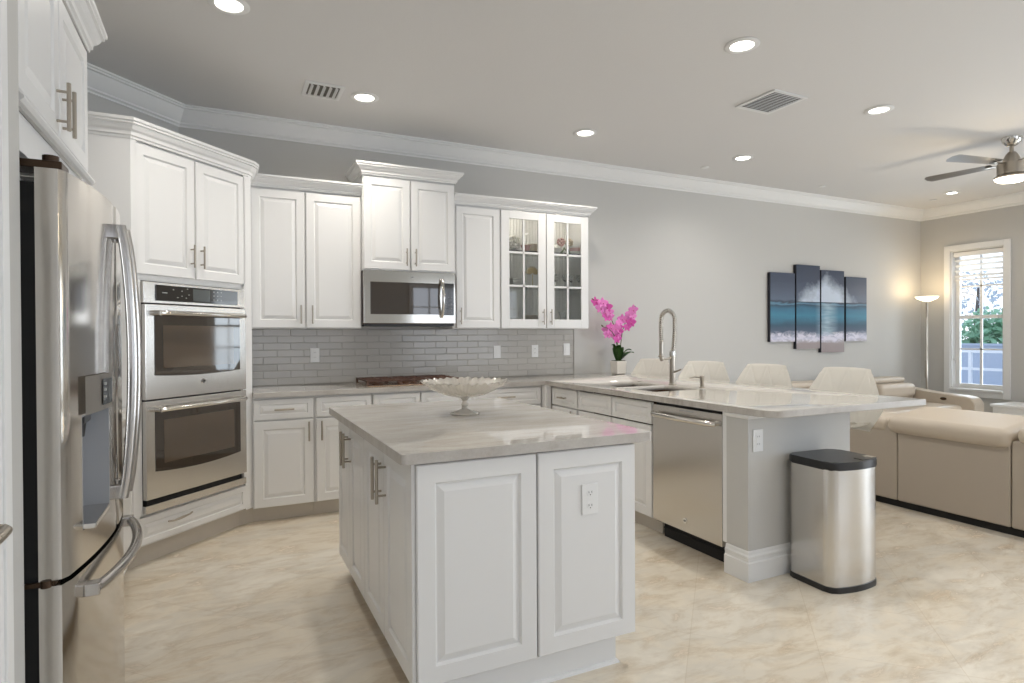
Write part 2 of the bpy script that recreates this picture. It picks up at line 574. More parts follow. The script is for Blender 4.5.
# ------------------------------------------------------------------ room shell
def shell():
    s = MB(); s.box(-1.3, RIGHT + .0, REAR, BACK, -.12, 0); struct(s.build('floor', M['floor'], smooth=0))
    s = MB(); s.box(-1.4, RIGHT + .3, REAR - .2, BACK + .2, CEIL, CEIL + .15); struct(s.build('ceiling', M['ceiling'], smooth=0))
    s = MB(); s.box(-1.4, RIGHT + .25, BACK, BACK + .15, -.12, CEIL); struct(s.build('wall_back', M['wall'], smooth=0))
    s = MB(); s.prism([(-.28, BACK), (-1.4, 4.039), (-1.4, BACK)], 0, CEIL); struct(s.build('wall_corner', M['wall'], smooth=0))
    s = MB(); s.box(LEFT - .14, LEFT, 1.72, 4.3, 0, CEIL); struct(s.build('wall_left', M['wall'], smooth=0))
    # near left wall with the door opening
    s = MB()
    s.box(LEFT - .14, NEARL, 1.602, 1.84, 0, CEIL)
    s.box(NEARL - .14, NEARL, .67, 1.602, 2.05, CEIL)
    s.box(NEARL - .14, NEARL, REAR, .67, 0, CEIL)
    struct(s.build('wall_near_left', M['wall'], smooth=0))
    # right wall with window and sliding-door openings
    def wall_x(x0, x1, ya, yb, holes):
        s = MB()
        y = ya
        for (h0, h1, z0, z1) in sorted(holes):
            s.box(x0, x1, y, h0, 0, CEIL)
            if z0 > 0:
                s.box(x0, x1, h0, h1, 0, z0)
            s.box(x0, x1, h0, h1, z1, CEIL)
            y = h1
        s.box(x0, x1, y, yb, 0, CEIL)
        return s
    struct(wall_x(RIGHT, RIGHT + .16, REAR - .15, BACK, [(4.15, 4.77, .545, 2.41), (-1.9, 1.3, 0, 2.4)]).build('wall_right', M['wall'], smooth=0))
    s = wall_x(REAR - .15, REAR, -NEARL - 8.4 - NEARL, -1, [])
    s.bm.free()
    s = MB()
    xs = [(-.05, 2.45), (3.7, 6.5)]
    x = NEARL - .14
    for a, b_ in xs:
        s.box(x, a, REAR - .15, REAR, 0, CEIL)
        s.box(a, b_, REAR - .15, REAR, 0, .45)
        s.box(a, b_, REAR - .15, REAR, 2.45, CEIL)
        x = b_
    s.box(x, RIGHT + .16, REAR - .15, REAR, 0, CEIL)
    struct(s.build('wall_rear', M['wall'], smooth=0))
    # window frames with muntins in the rear wall
    for i, (a, b_) in enumerate(xs):
        s = MB()
        y0, y1 = REAR - .08, REAR - .03
        for z in (.45, 1.44, 2.39):
            s.box(a, b_, y0, y1, z, z + .06)
        for z in (.95, 1.93):
            s.box(a, b_, y0 + .01, y1 - .01, z, z + .025)
        nm = 6
        for q in range(nm + 1):
            xx = a + (b_ - a - .05) * q / nm
            wd = .05 if q % 2 == 0 else .03
            s.box(xx, xx + wd, y0, y1, .45, 2.45)
        s.sweep([(0, 0), (.09, 0), (.09, .02), (0, .02)], [(a, .45), (a, 2.45), (b_, 2.45), (b_, .45)], closed=True)
        # the swept casing lies in the xy plane: rotate only those verts
        for v in s.bm.verts:
            if v.co.z < .021 and v.co.y >= .3:
                v.co = Vector((v.co.x, REAR + v.co.z, v.co.y))
        struct(s.build('window_%d' % (i + 2), M['trim'], smooth=0))
    s = MB()
    for y in (-1.9, -.85, .22, 1.24):
        s.box(RIGHT + .04, RIGHT + .1, y, y + .06, 0, 2.4)
    s.box(RIGHT + .04, RIGHT + .1, -1.9, 1.3, 0, .06)
    s.box(RIGHT + .04, RIGHT + .1, -1.9, 1.3, 2.33, 2.4)
    struct(s.build('door_2', M['trim'], smooth=0))
    # crown moulding around the room
    H = .137
    prof = [(0, 0), (.010, 0), (.012, .010), (.028, .018), (.028, .030), (.036, .036), (.062, .062), (.085, .095), (.092, .108), (.108, .112), (.108, .122), (.120, .126), (.120, H), (0, H)]
    s = MB()
    s.sweep(prof, [(LEFT, 1.84), (LEFT, 4.299), (-.28, BACK), (RIGHT, BACK), (RIGHT, REAR)], z=CEIL - H)
    struct(s.build('trim_1', M['trim'], smooth=12))
    bb = [(0, 0), (.018, 0), (.018, .095), (.014, .10), (.014, .118), (.008, .126), (.006, .14), (0, .14)]
    s = MB(); s.sweep(bb, [(3.45, BACK), (RIGHT, BACK), (RIGHT, 1.36)]); struct(s.build('baseboard_back', M['trim'], smooth=25))
shell()

# living room window (right wall)
def living_window():
    y0, y1, z0, z1 = 4.15, 4.77, .545, 2.41
    fx = RIGHT
    s = MB()
    cw = .075
    s.box(fx - .022, fx, y0 - cw, y0, z0 - cw, z1 + cw, .004)
    s.box(fx - .022, fx, y1, y1 + cw, z0 - cw, z1 + cw, .004)
    s.box(fx - .022, fx, y0, y1, z1, z1 + cw, .004)
    s.box(fx - .022, fx, y0, y1, z0 - cw, z0, .004)
    s.box(fx - .05, fx + .15, y0 + .001, y1 - .001, z0 + .001, z0 + .03, .006)
    s.box(fx + .002, fx + .15, y0 + .001, y0 + .012, z0 + .03, z1 - .001)
    s.box(fx + .002, fx + .15, y1 - .012, y1 - .001, z0 + .03, z1 - .001)
    s.box(fx + .002, fx + .15, y0 + .012, y1 - .012, z1 - .012, z1 - .001)
    w_ = struct(s.build('window_1', M['trim']))
    s = MB()
    ya, yb = y0 + .012, y1 - .012
    X0, X1 = fx + .09, fx + .13
    for (a, b_, c, d) in ((ya, ya + .05, z0 + .03, z1 - .012), (yb - .05, yb, z0 + .03, z1 - .012), (ya + .05, yb - .05, z0 + .03, z0 + .09),
                          (ya + .05, yb - .05, z1 - .06, z1 - .012), (ya + .05, yb - .05, 1.50, 1.545)):
        s.box(X0, X1, a, b_, c, d, .003)
    s.box(X0 + .01, X1 - .01, 4.445, 4.47, z0 + .09, z1 - .06)
    s.box(X0 + .01, X1 - .01, ya + .05, yb - .05, 1.92, 1.94)
    s.box(X0 + .01, X1 - .01, ya + .05, yb - .05, 1.085, 1.105)
    s.build('window_frame', M['trim'], w_)
    s = MB(); s.box(X0 + .018, X0 + .022, ya + .04, yb - .04, z0 + .08, z1 - .05); s.build('window_pane', M['winglass'], w_, smooth=0)
    s = MB(); s.tube([(fx + .06, y1 - .015, .95), (fx + .02, y1 - .03, .955)], .012); s.build('window_latch', M['trim'], w_)
    bl = thing('window_blind', 'white horizontal slat blind raised to the top of the tall window', 'blind', (fx + .055, 4.46, 2.38))
    s = MB(); s.box(-.03, .03, -.29, .29, -.05, .012, .004); s.build('head_rail', M['trim'], bl)
    for k in range(4):
        s = MB(); s.box(-.025, .025, -.285, .285, -.005, 0); s.xf(Matrix.Translation((0, 0, -.10 - k * .07)) @ Matrix.Rotation(.45, 4, 'Y')); s.build('slat', M['trim'], bl)
    s = MB(); s.box(-.02, .02, -.285, .285, -.37, -.352, .003); s.build('bottom_rail', M['trim'], bl)
    for y in (-.2, .2):
        s = MB(); s.tube([(0, y, -.36), (0, y, -.04)], .0015, 6); s.build('cord', M['trim'], bl)
living_window()

# outside the window
def outside():
    s = MB(); s.box(RIGHT + .3, 60, -25, 60, -.35, -.25); struct(s.build('patio_ground', M['patio'], smooth=0))
    def blob(name, c, rad, n, sz, material, parent=None, seed=1):
        rnd = random.Random(seed)
        s = MB()
        for _ in range(n):
            d = Vector((rnd.gauss(0, 1), rnd.gauss(0, 1), rnd.gauss(0, 1))).normalized() * rnd.uniform(.45, 1)
            p = Vector((c[0] + d.x * rad[0], c[1] + d.y * rad[1], c[2] + d.z * rad[2]))
            a = Vector((rnd.uniform(-1, 1), rnd.uniform(-1, 1), rnd.uniform(-1, 1))).normalized()
            b_ = a.orthogonal().normalized()
            s.faces([p - a * sz, p + b_ * sz * .5, p + a * sz, p - b_ * sz * .5], [(0, 1, 2, 3)])
        return s.build(name, material, parent, smooth=0)
    for i, (x, y) in enumerate(((18, 8.6), (18, 10.6), (18, 12.6), (18, 6.6))):
        h = blob('hedge_shrub', (x, y, .95), (.9, .93, 1.05), 1600, .12, M['bulb_leaf'], None, 3 + i)
        tag(h, ['green hedge shrub behind the right half of the window', 'green hedge shrub behind the left half of the window', 'green hedge shrub farthest left beyond the window', 'green hedge shrub farthest right beyond the window'][i], 'shrub', 'hedge beyond the window')
    t = thing('garden_tree', 'hazy grey-green tree standing beyond the hedge outside the window', 'tree', (26, 13.0, -.25))
    s = MB(); s.tube([(0, 0, 0), (.05, .1, 1.5), (0, 0, 3.3)], [.13, .1, .04]); s.build('trunk', M['bark'], t)
    blob('crown', (0, 0, 2.9), (1.0, 1.0, 1.2), 260, .12, M['hazy_tree_leaf'], t, 9)
    gw = thing('garden_wall', 'low blue-grey garden wall below the hedge outside the window', 'wall', (14, 7.4, -.25)); gw['kind'] = 'thing'
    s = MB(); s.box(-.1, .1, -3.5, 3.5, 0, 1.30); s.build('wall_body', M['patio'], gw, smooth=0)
    s = MB(); s.box(-.14, .14, -3.5, 3.5, 1.30, 1.34); s.build('coping', M['patio'], gw, smooth=0)
    f = thing('garden_railing', 'white horizontal garden railing outside the tall window', 'railing', (12, 5.8, -.25))
    for z in (.90, 1.21):
        s = MB(); s.box(-.02, .02, -3, 3, z, z + .045); s.build('rail', M['trim'], f)
    for y in (-2.9, -1.3, .3, 1.9):
        s = MB(); s.box(-.025, .025, y, y + .05, 0, 1.25); s.build('post', M['trim'], f)
outside()

# ------------------------------------------------------------------ near-left door
def left_door():
    s = MB()
    x = NEARL
    for y0, y1, z0, z1 in ((1.60, 1.685, 0, 2.12), (.59, .67, 0, 2.12), (.67, 1.60, 2.04, 2.12)):
        s.box(x - .002, x + .018, y0, y1, z0, z1, .004)
        s.box(x + .014, x + .024, y0 + .02, y1 - .02, z0, z1, .003)
    struct(s.build('trim_2', M['trim']))
    d = MB().xf(Matrix.Identity(4))
    # door leaf, panelled, in a local frame facing +x
    s = MB()
    s.box(0, .92, 0, .04, .01, 2.035)
    s.panel(.12, .42, .25, .95, -.006, .008, .05)
    s.panel(.50, .80, .25, .95, -.006, .008, .05)
    s.panel(.12, .42, 1.1, 1.9, -.006, .008, .05)
    s.panel(.50, .80, 1.1, 1.9, -.006, .008, .05)
    o = s.build('door_1', M['trim'])
    o.location = (NEARL - .01, .675, 0)
    o.rotation_euler = (0, 0, PI / 2)
    struct(o)
    s = MB()
    s.lathe([(0, 0), (.03, 0), (.03, .006), (.012, .012), (.011, .045), (0, .045)], 24)
    s.xf(Matrix.Translation((.862, -.003, .925)) @ Matrix.Rotation(PI / 2, 4, 'X'))
    s.tube([(.862, -.05, .925), (.85, -.058, .925), (.80, -.06, .924), (.76, -.055, .918)], [.011, .0105, .010, .008], 10)
    s.build('door_handle', M['nickel'], o)
left_door()

# ------------------------------------------------------------------ cabinets
def pull(parent, x, z, yf, length=.14, vert=True, mtl=None):
    s = MB()
    d = length / 2
    y = yf - .032
    if vert:
        s.tube([(x, y, z - d), (x, y, z + d)], .0062, 12)
        for q in (-1, 1):
            s.tube([(x, yf + .002, z + q * d * .62), (x, y, z + q * d * .62)], .0045, 8)
    else:
        s.tube([(x - d, y, z), (x + d, y, z)], .0062, 12)
        for q in (-1, 1):
            s.tube([(x + q * d * .62, yf + .002, z), (x + q * d * .62, y, z)], .0045, 8)
    return s.build('handle', mtl or M['nickel'], parent)
def fronts(root, items, yf=0):
    for it in items:
        kind, x0, x1, z0, z1 = it[:5]
        s = MB()
        s.panel(x0, x1, z0, z1, yf, .02)
        o = s.build('door' if kind == 'door' else ('drawer' if kind == 'drawer' else 'panel'), M['cab'], root, smooth=10)
        if len(it) > 5 and it[5]:
            if kind == 'door':
                hx, hz = it[5]
                pull(o, hx, hz, yf, it[6] if len(it) > 6 else .15)
            else:
                pull(o, (x0 + x1) / 2, (z0 + z1) / 2, yf, it[5] if it[5] is not True else .13, False)
def base_cab(label, group, loc, rz, w_, depth, items, toe=True, z1=.882, name='base_cabinet', z0=.108):
    r_ = thing(name, label, 'cabinet', loc, rz, group)
    s = MB(); s.box(.0005, w_ - .0005, .021, depth, z0, z1); s.build('body', M['cab'], r_, smooth=0)
    if toe:
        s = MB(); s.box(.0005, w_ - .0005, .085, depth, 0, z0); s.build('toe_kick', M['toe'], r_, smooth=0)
    fronts(r_, items)
    return r_
def wall_cab(label, group, loc, rz, w_, depth, z0, z1, items, crown_h=.10, crown_sides=(False, False), name='wall_cabinet', hollow=False, crown_out=1.):
    r_ = thing(name, label, 'cabinet', loc, rz, group)
    s = MB()
    if not hollow:
        s.box(.0005, w_ - .0005, .021, depth, z0, z1 + .02)
    s.build('body', M['cab'], r_, smooth=0) if not hollow else None
    fronts(r_, items)
    path = [(0, 0), (w_, 0)]
    e = .02
    if crown_sides[0]:
        path = [(0, crown_sides[0]), (0, 0)] + path[1:]
    if crown_sides[1]:
        path = path + [(w_, crown_sides[1])]
    path = [(x, y + .012 if i in () else y) for i, (x, y) in enumerate(path)]
    s = MB(); s.sweep(scaled(CROWN, crown_out, crown_h / .10), path, z=z1)
    s.build('crown_moulding', M['cab'], r_, smooth=12)
    return r_

YB = 4.54
G1 = 'white base cabinets along the back wall'
D0, D1, DR0, DR1 = .113, .715, .725, .868
base_cab('white base cabinet beside the oven tower, one drawer over one door', G1, (.187, YB, 0), 0, .412, .60,
         [('drawer', .006, .402, DR0, DR1, .13), ('door', .006, .402, D0, D1, (.37, .63), .14)])
base_cab('white base cabinet second from the oven tower, part hidden behind the island', G1, (.60, YB, 0), 0, .415, .60,
         [('drawer', .010, .409, DR0, DR1), ('door', .010, .409, D0, D1, (.045, .63), .14)])
base_cab('white base cabinet below the gas cooktop with two false drawer fronts', G1, (1.016, YB, 0), 0, .75, .60,
         [('panel', .008, .370, DR0, DR1), ('panel', .380, .742, DR0, DR1), ('door', .008, .370, D0, D1, (.335, .63)), ('door', .380, .742, D0, D1, (.415, .63))])
base_cab('white drawer base cabinet between cooktop and inner corner of the counter', G1, (1.767, YB, 0), 0, .70, .60,
         [('drawer', .008, .69, DR0, DR1, .16), ('drawer', .008, .69, .42, .715, .16), ('drawer', .008, .69, D0, .41, .16)])
# peninsula run (faces -x)
XP = 2.518
G2 = 'white base cabinets of the peninsula'
r_ = thing('corner_filler', 'plain white filler post in the inner corner of the cabinets', 'cabinet', (XP, YB, 0), 0)
s = MB(); s.box(-.05, 0, -.07, .60, .108, .882); s.build('body', M['cab'], r_, smooth=0)
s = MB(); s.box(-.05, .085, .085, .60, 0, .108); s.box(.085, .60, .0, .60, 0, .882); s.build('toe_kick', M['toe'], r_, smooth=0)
base_cab('narrow white peninsula cabinet with a drawer handle, nearest the back wall', G2, (XP, 4.465, 0), -PI / 2, .412, .60,
         [('drawer', .004, .404, DR0, DR1, .11), ('door', .004, .404, D0, D1, (.36, .63))])
base_cab('white sink cabinet of the peninsula with two false fronts under the faucet', G2, (XP, 4.05, 0), -PI / 2, .912, .60,
         [('panel', .008, .455, DR0, DR1), ('panel', .465, .905, DR0, DR1), ('door', .008, .455, D0, D1), ('door', .465, .905, D0, D1)], z1=.62)
# between fridge and tower
base_cab('white base cabinet squeezed between refrigerator and oven tower', None, (-.45, 2.88, 0), PI / 2, 1.045, .68,
         [('drawer', .01, .50, DR0, DR1, .13), ('drawer', .51, 1.0, DR0, DR1, .13), ('door', .01, .50, D0, D1, (.46, .63)), ('door', .51, 1.0, D0, D1, (.55, .63))])

# wall cabinets
YU = 4.81
G3 = 'white wall cabinets along the back wall'
H1 = 2.415
wall_cab('white two-door wall cabinet between oven tower and microwave', G3, (.19, YU, 0), 0, .808, .349, 1.37, H1,
         [('door', .006, .381, 1.375, H1 - .012, (.350, 1.475), .14), ('door', .391, .800, 1.375, H1 - .012, (.432, 1.475), .14)], .082)
wall_cab('taller white two-door wall cabinet standing proud above the microwave', G3, (.998, 4.75, 0), 0, .765, .409, 1.832, 2.575,
         [('door', .006, .378, 1.84, 2.562, (.345, 1.94), .14), ('door', .387, .759, 1.84, 2.562, (.42, 1.94), .14)], .088, (.40, .40))
wall_cab('narrow white single-door wall cabinet right of the microwave', G3, (1.765, YU, 0), 0, .442, .349, 1.37, H1 + .01,
         [('door', .03, .434, 1.375, H1 - .005, (.062, 1.475), .14)], .082)

# glass-door cabinet
def glass_cab():
    W, Dp, z0, z1 = .914, .349, 1.37, H1 + .01
    r_ = thing('glass_door_cabinet', 'white wall cabinet with two glass-paned doors showing china inside', 'cabinet', (2.208, YU, 0), 0, G3)
    s = MB()
    s.box(0, .018, .021, Dp, z0, z1 + .02)
    s.box(W - .018, W, .021, Dp, z0, z1 + .02)
    s.box(.018, W - .018, .021, Dp, z0, z0 + .02)
    s.box(.018, W - .018, .021, Dp, z1 - .005, z1 + .02)
    s.box(.018, W - .018, Dp - .012, Dp, z0 + .02, z1 - .005)
    s.box(W / 2 - .012, W / 2 + .012, .021, .04, z0 + .02, z1 - .005)
    s.build('body', M['cab'], r_, smooth=0)
    s = MB()
    for x in [.02 + k * .0335 for k in range(27)]:
        s.box(x, x + .030, Dp - .017, Dp - .012, z0 + .02, z1 - .006)
    s.build('beadboard_back', M['cab_in'], r_, smooth=0)
    for x in (.24, .68):  # unseen pucks added to brighten the cabinet interior
        s = MB(); s.lathe([(0, 0), (.028, 0), (.026, -.008), (0, -.009)], 20, (x, .17, z1 - .0055)); pk = s.build('added_fill_puck', M['lamp'], r_)
        l_ = bpy.data.lights.new('added_fill_bulb', 'POINT'); l_.energy = .6; l_.color = (1, .93, .82); l_.shadow_soft_size = .03
        o = bpy.data.objects.new('added_fill_bulb', l_); COL.objects.link(o); o.parent = pk; o.location = (x, .17, z1 - .03)
    for z in (1.735, 2.055):
        s = MB(); s.box(.019, W - .019, .045, Dp - .018, z + .009, z + .018); s.build('shelf', M['glass'], r_, smooth=0)
    for i, (a, b_) in enumerate(((.006, .452), (.462, .908))):
        s = MB()
        fr = .078
        zz0, zz1 = z0 + .005, z1 - .012
        s.box(a, a + fr, 0, .02, zz0, zz1, .002)
        s.box(b_ - fr, b_, 0, .02, zz0, zz1, .002)
        s.box(a + fr, b_ - fr, 0, .02, zz0, zz0 + fr, .002)
        s.box(a + fr, b_ - fr, 0, .02, zz1 - fr + .01, zz1, .002)
        mx = (a + b_) / 2
        s.box(mx - .009, mx + .009, .004, .018, zz0 + fr, zz1 - fr + .01)
        hh = zz1 - fr + .01 - zz0 - fr
        for q in (1, 2):
            zc = zz0 + fr + hh * q / 3
            s.box(a + fr, b_ - fr, .004, .018, zc - .009, zc + .009)
        d = s.build('door', M['cab'], r_)
        s = MB(); s.box(a + fr - .004, b_ - fr + .004, .010, .013, zz0 + fr - .004, zz1 - fr + .014); s.build('glass_pane', M['glass'], d, smooth=0)
        pull(d, b_ - .035 if i == 0 else a + .035, 1.475, 0, .14)
    s = MB(); s.sweep(scaled(CROWN, 1, .82), [(0, 0), (W, 0), (W, .34)], z=z1); s.build('crown_moulding', M['cab'], r_, smooth=12)
glass_cab()

# above the refrigerator (faces +x)
def over_fridge():
    x, y0, y1 = -.46, 1.885, 2.82
    r_ = wall_cab('white two-door cabinet above the refrigerator at top left', None, (x, y0, 0), PI / 2, y1 - y0, .675, 1.915, 2.415,
             [('door', .04, .466, 1.945, 2.41, (.432, 2.035), .15), ('door', .476, .925, 1.945, 2.41, (.510, 2.035), .15)], .10, (False, .30), crown_out=.95)
    s = MB(); s.sweep([(0, 0), (.012, .0), (.02, .008), (.02, .014), (.008, .022), (0, .026)], [(0, .0), (y1 - y0, 0)], z=1.902); s.build('light_rail', M['cab'], r_, smooth=25)
    s = MB(); s.box(0, y1 - y0, .012, .03, 1.80, 1.90); s.build('valance', M['cab'], r_, smooth=0)
    e = thing('refrigerator_side_panel', 'tall white end panel at the far side of the refrigerator', 'panel', (x - .005, y1, 0), 0)
    s = MB(); s.box(-.66, 0, .001, .022, 0, 1.914); s.build('board', M['cab'], e, smooth=0)
over_fridge()

# ------------------------------------------------------------------ oven tower (45 degrees)
TW = .868
TO = Vector((.164, 4.545, 0)) - Vector((1, 1, 0)) * (TW / math.sqrt(2))
def tower():
    r_ = thing('oven_tower', 'tall white corner cabinet holding the double wall oven', 'cabinet', TO, R45)
    def L(x, y):   # world -> local
        d = Vector((x, y, 0)) - TO
        return ((d.x + d.y) / math.sqrt(2), (-d.x + d.y) / math.sqrt(2))
    g = .003
    foot = [(0, .0), (.035, 0), (.035, .021), (TW - .035, .021), (TW - .035, 0), (TW, 0)] + [L(.187, 4.568), L(.187, BACK - g), L(-.27, BACK - g)] + [L(LEFT + g, 4.288), L(LEFT + g, 3.932)]
    o1, o2 = .310, 1.630
    # lower and upper carcass, plus the frame beside the ovens
    s = MB()
    s.prism(foot, .118, o1 - .004)
    s.prism(foot, o2 + .004, H1 + .02)
    for a, b_ in ((0, .054), (TW - .052, TW)):
        s.box(a, b_, 0, .55, o1 - .004, o2 + .004)
    s.prism([(-.0, .55), (TW, .55)] + foot[6:], o1 - .004, o2 + .004)
    s.prism([foot[-1], foot[0], (.0, .55)], o1 - .004, o2 + .004)
    s.prism([(TW - .002, 0), (TW, 0), L(.187, 4.568), L(.187, 4.95), (TW - .002, .40)], o1 - .004, o2 + .004)
    s.build('body', M['cab'], r_, smooth=0)
    k = .075
    ft = [(0.03, k), (TW - .02, k)] + [L(.187, 4.625), L(.187, BACK - g), L(-.27, BACK - g)] + [L(LEFT + g, 4.288), L(LEFT + g, 4.0)]
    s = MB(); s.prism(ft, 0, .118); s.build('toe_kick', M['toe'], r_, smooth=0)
    fronts(r_, [('door', .022, .430, 1.668, H1 - .012, (.398, 1.805), .14), ('door', .440, TW - .022, 1.668, H1 - .012, (.472, 1.805), .14),
                ('drawer', .024, TW - .024, .128, .286)])
    dr = [c for c in r_.children if c.name.startswith('drawer')][0]
    s = MB()
    s.tube([(.16, -.012, .235), (.19, -.024, .232), (.245, -.026, .236), (.30, -.024, .240), (.33, -.012, .243)], [.006, .005, .008, .005, .006], 8)
    s.xf(Matrix.Translation((.05, 0, -.01)))
    h = s.build('handle', M['nickel'], dr)
    plabel(h, 'ornate curved pewter pull')
    s = MB()
    s.sweep(scaled(CROWN, .95, 1.03), [foot[-1], (0, 0), (TW, 0), L(.187 + .0, 4.60), L(.187, 4.80)], z=H1 - .002)
    s.build('crown_moulding', M['cab'], r_, smooth=12)
tower()
def oven():
    W = .758
    r_ = thing('double_wall_oven', 'stainless steel double wall oven with two dark glass doors', 'oven', TO + Vector((1, 1, 0)) * (.056 / math.sqrt(2)), R45)
    yf = -.03
    s = MB(); s.box(.02, W - .02, .0, .52, .33, 1.61); s.build('oven_box', M['black'], r_, smooth=0)
    s = MB(); s.box(0, W, yf + .01, .012, 1.505, 1.627, .003); cp = s.build('control_panel', M['steel'], r_)
    s = MB(); s.box(.075, .69, yf + .004, yf + .012, 1.52, 1.612, .001); s.build('control_glass', M['control_glass'], cp, smooth=0)
    s = MB(); s.box(.33, .46, yf + .0025, yf + .005, 1.53, 1.603); s.build('display', M['display'], cp, smooth=0)
    s = MB()
    for x, z in [(.19, 1.59), (.25, 1.585), (.29, 1.60), (.22, 1.545), (.25, 1.555), (.28, 1.545), (.30, 1.565), (.49, 1.545), (.52, 1.545), (.55, 1.545), (.49, 1.57), (.52, 1.57), (.55, 1.57), (.49, 1.595), (.52, 1.595), (.55, 1.595)]:
        s.box(x - .0035, x + .0035, yf + .002, yf + .005, z - .002, z + .002)
    for x in (.115, .124, .133, .142):
        s.box(x, x + .006, yf + .002, yf + .005, 1.565, 1.571)
    s.build('button_print', M['icon'], cp, smooth=0)
    def door(z0, z1, wz0, wz1, bow, nm):
        s = MB()
        s.box(0, W, yf, .0, z0, z1, .004)
        d = s.build('oven_door', M['steel'], r_)
        s = MB()
        n_ = 14
        x0, x1 = .058, W - .058
        pts = [(x0 + (x1 - x0) * i / n_, wz0 - bow * (1 - (2 * i / n_ - 1) ** 2)) for i in range(n_ + 1)] + [(x1, wz1), (x0, wz1)]
        s.prism(pts, 0, .004)
        s.xf(Matrix.Translation((0, yf + .001, 0)) @ FRONT)
        g_ = s.build('door_glass', M['darkglass'], d, smooth=0)
        s = MB()
        s.box(x0 + .055, x1 - .055, yf - .0038, yf - .003, wz0 + .04, wz1 - .07)
        s.build('inner_window', M['oven_inner_glass'], d, smooth=0)
        s = MB()
        zc = z1 - .05
        s.tube([(.055, yf - .045, zc), (.09, yf - .056, zc), (W / 2, yf - .062, zc), (W - .09, yf - .056, zc), (W - .055, yf - .045, zc)], .0145, 16)
        for x in (.065, W - .065):
            s.tube([(x, yf + .002, zc), (x, yf - .045, zc)], .017, 12)
        s.build('handle', M['steel_polish'], d)
        return d
    d = door(.953, 1.498, 1.09, 1.448, .012, 'upper')
    s = MB(); s.tube([(.40, yf + .002, 1.035), (.40, yf - .004, 1.035)], .017, 20); lg = s.build('badge', M['chrome'], d)
    text_mesh('badge_letters', 'GE', .016, Matrix.Translation((.40, yf - .0045, 1.035)) @ FRONT, M['black'], d)
    door(.385, .946, .54, .90, .02, 'lower')
    s = MB(); s.box(.02, W - .02, -.004, .02, .352, .386); s.build('vent_gap', M['matte_black'], r_, smooth=0)
    s = MB(); s.box(0, W, yf + .006, .012, .308, .352, .002); s.build('bottom_trim', M['steel'], r_)
oven()

# ------------------------------------------------------------------ counters, backsplash
def bool_cut(o, cutters):
    for c in cutters:
        md = o.modifiers.new('cut', 'BOOLEAN')
        md.object = c
        md.operation = 'DIFFERENCE'
        md.solver = 'EXACT'
    me = bpy.data.meshes.new_from_object(o.evaluated_get(bpy.context.evaluated_depsgraph_get()))
    o.modifiers.clear()
    o.data = me
    for c in cutters:
        bpy.data.objects.remove(c)
def round_poly(pts, r):
    out_ = []
    k = len(pts)
    for i, p in enumerate(pts):
        rr = r.get(i, 0)
        if not rr:
            out_.append(p)
            continue
        a = Vector(pts[i - 1]) - Vector(p)
        c = Vector(pts[(i + 1) % k]) - Vector(p)
        a.normalize(); c.normalize()
        ang = a.angle(c)
        t = rr / math.tan(ang / 2)
        A, Cc = Vector(p) + a * t, Vector(p) + c * t
        for q in range(9):
            u = q / 8
            out_.append(tuple(A * (1 - u) ** 2 + Vector(p) * 2 * u * (1 - u) + Cc * u * u))
    return out_
ZB, ZT = .883, .919
poly = round_poly([(.190, 4.515), (2.488, 4.515), (2.488, 2.16), (3.76, 2.155), (3.76, BACK - .004), (.190, BACK - .004)], {2: .12})
s = MB(); s.prism(poly, ZB, ZT, .004, 2, True)
ct = tag(s.build('countertop', M['stone']), 'long polished light quartzite countertop running along the back wall and peninsula', 'countertop')
SX0, SX1 = 2.66, 3.07
c1 = MB(); c1.box(SX0, SX1, 3.70, 4.06, ZB - .05, ZT + .05, .02); c1 = c1.build('cut_a', M['stone'])
c2 = MB(); c2.box(SX0, SX1, 3.28, 3.66, ZB - .05, ZT + .05, .02); c2 = c2.build('cut_b', M['stone'])
bool_cut(ct, [c1, c2])
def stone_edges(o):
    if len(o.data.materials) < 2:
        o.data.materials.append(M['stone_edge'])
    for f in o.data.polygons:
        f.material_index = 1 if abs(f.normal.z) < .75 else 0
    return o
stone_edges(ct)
def sink():
    r_ = thing('kitchen_sink', 'double bowl undermount steel sink set in the peninsula counter', 'sink', (2.865, 3.67, .68))
    for a, b_ in ((.0315, .3885), (-.3885, -.0115)):
        s = MB()
        x = SX1 - 2.865
        s.box(-.2035, .2035, a, b_, -.03, .2365, .03, 3)
        top = [f for f in s.bm.faces if f.normal.z > .9 and all(v.co.z > .19 for v in f.verts)]
        s.bm.normal_update()
        top = [f for f in s.bm.faces if f.normal.z > .9]
        bmesh.ops.delete(s.bm, geom=[f for f in s.bm.faces if f.calc_center_median().z > .208], context='FACES')
        s.build('bowl', M['sink'], r_)
        s = MB(); s.lathe([(0, -.026), (.04, -.026), (.042, -.022), (.03, -.021), (0, -.024)], 20, (0, (a + b_) / 2, 0)); s.build('drain', M['steel_polish'], r_)
sink()
s = MB(); s.prism([(-1.13, 2.846), (-.42, 2.846), (-.42, 3.925), (-1.13, 3.925)], ZB, ZT, .004, 2, True)
tag(stone_edges(s.build('countertop', M['stone'])), 'short light stone countertop piece between refrigerator and oven tower', 'countertop')

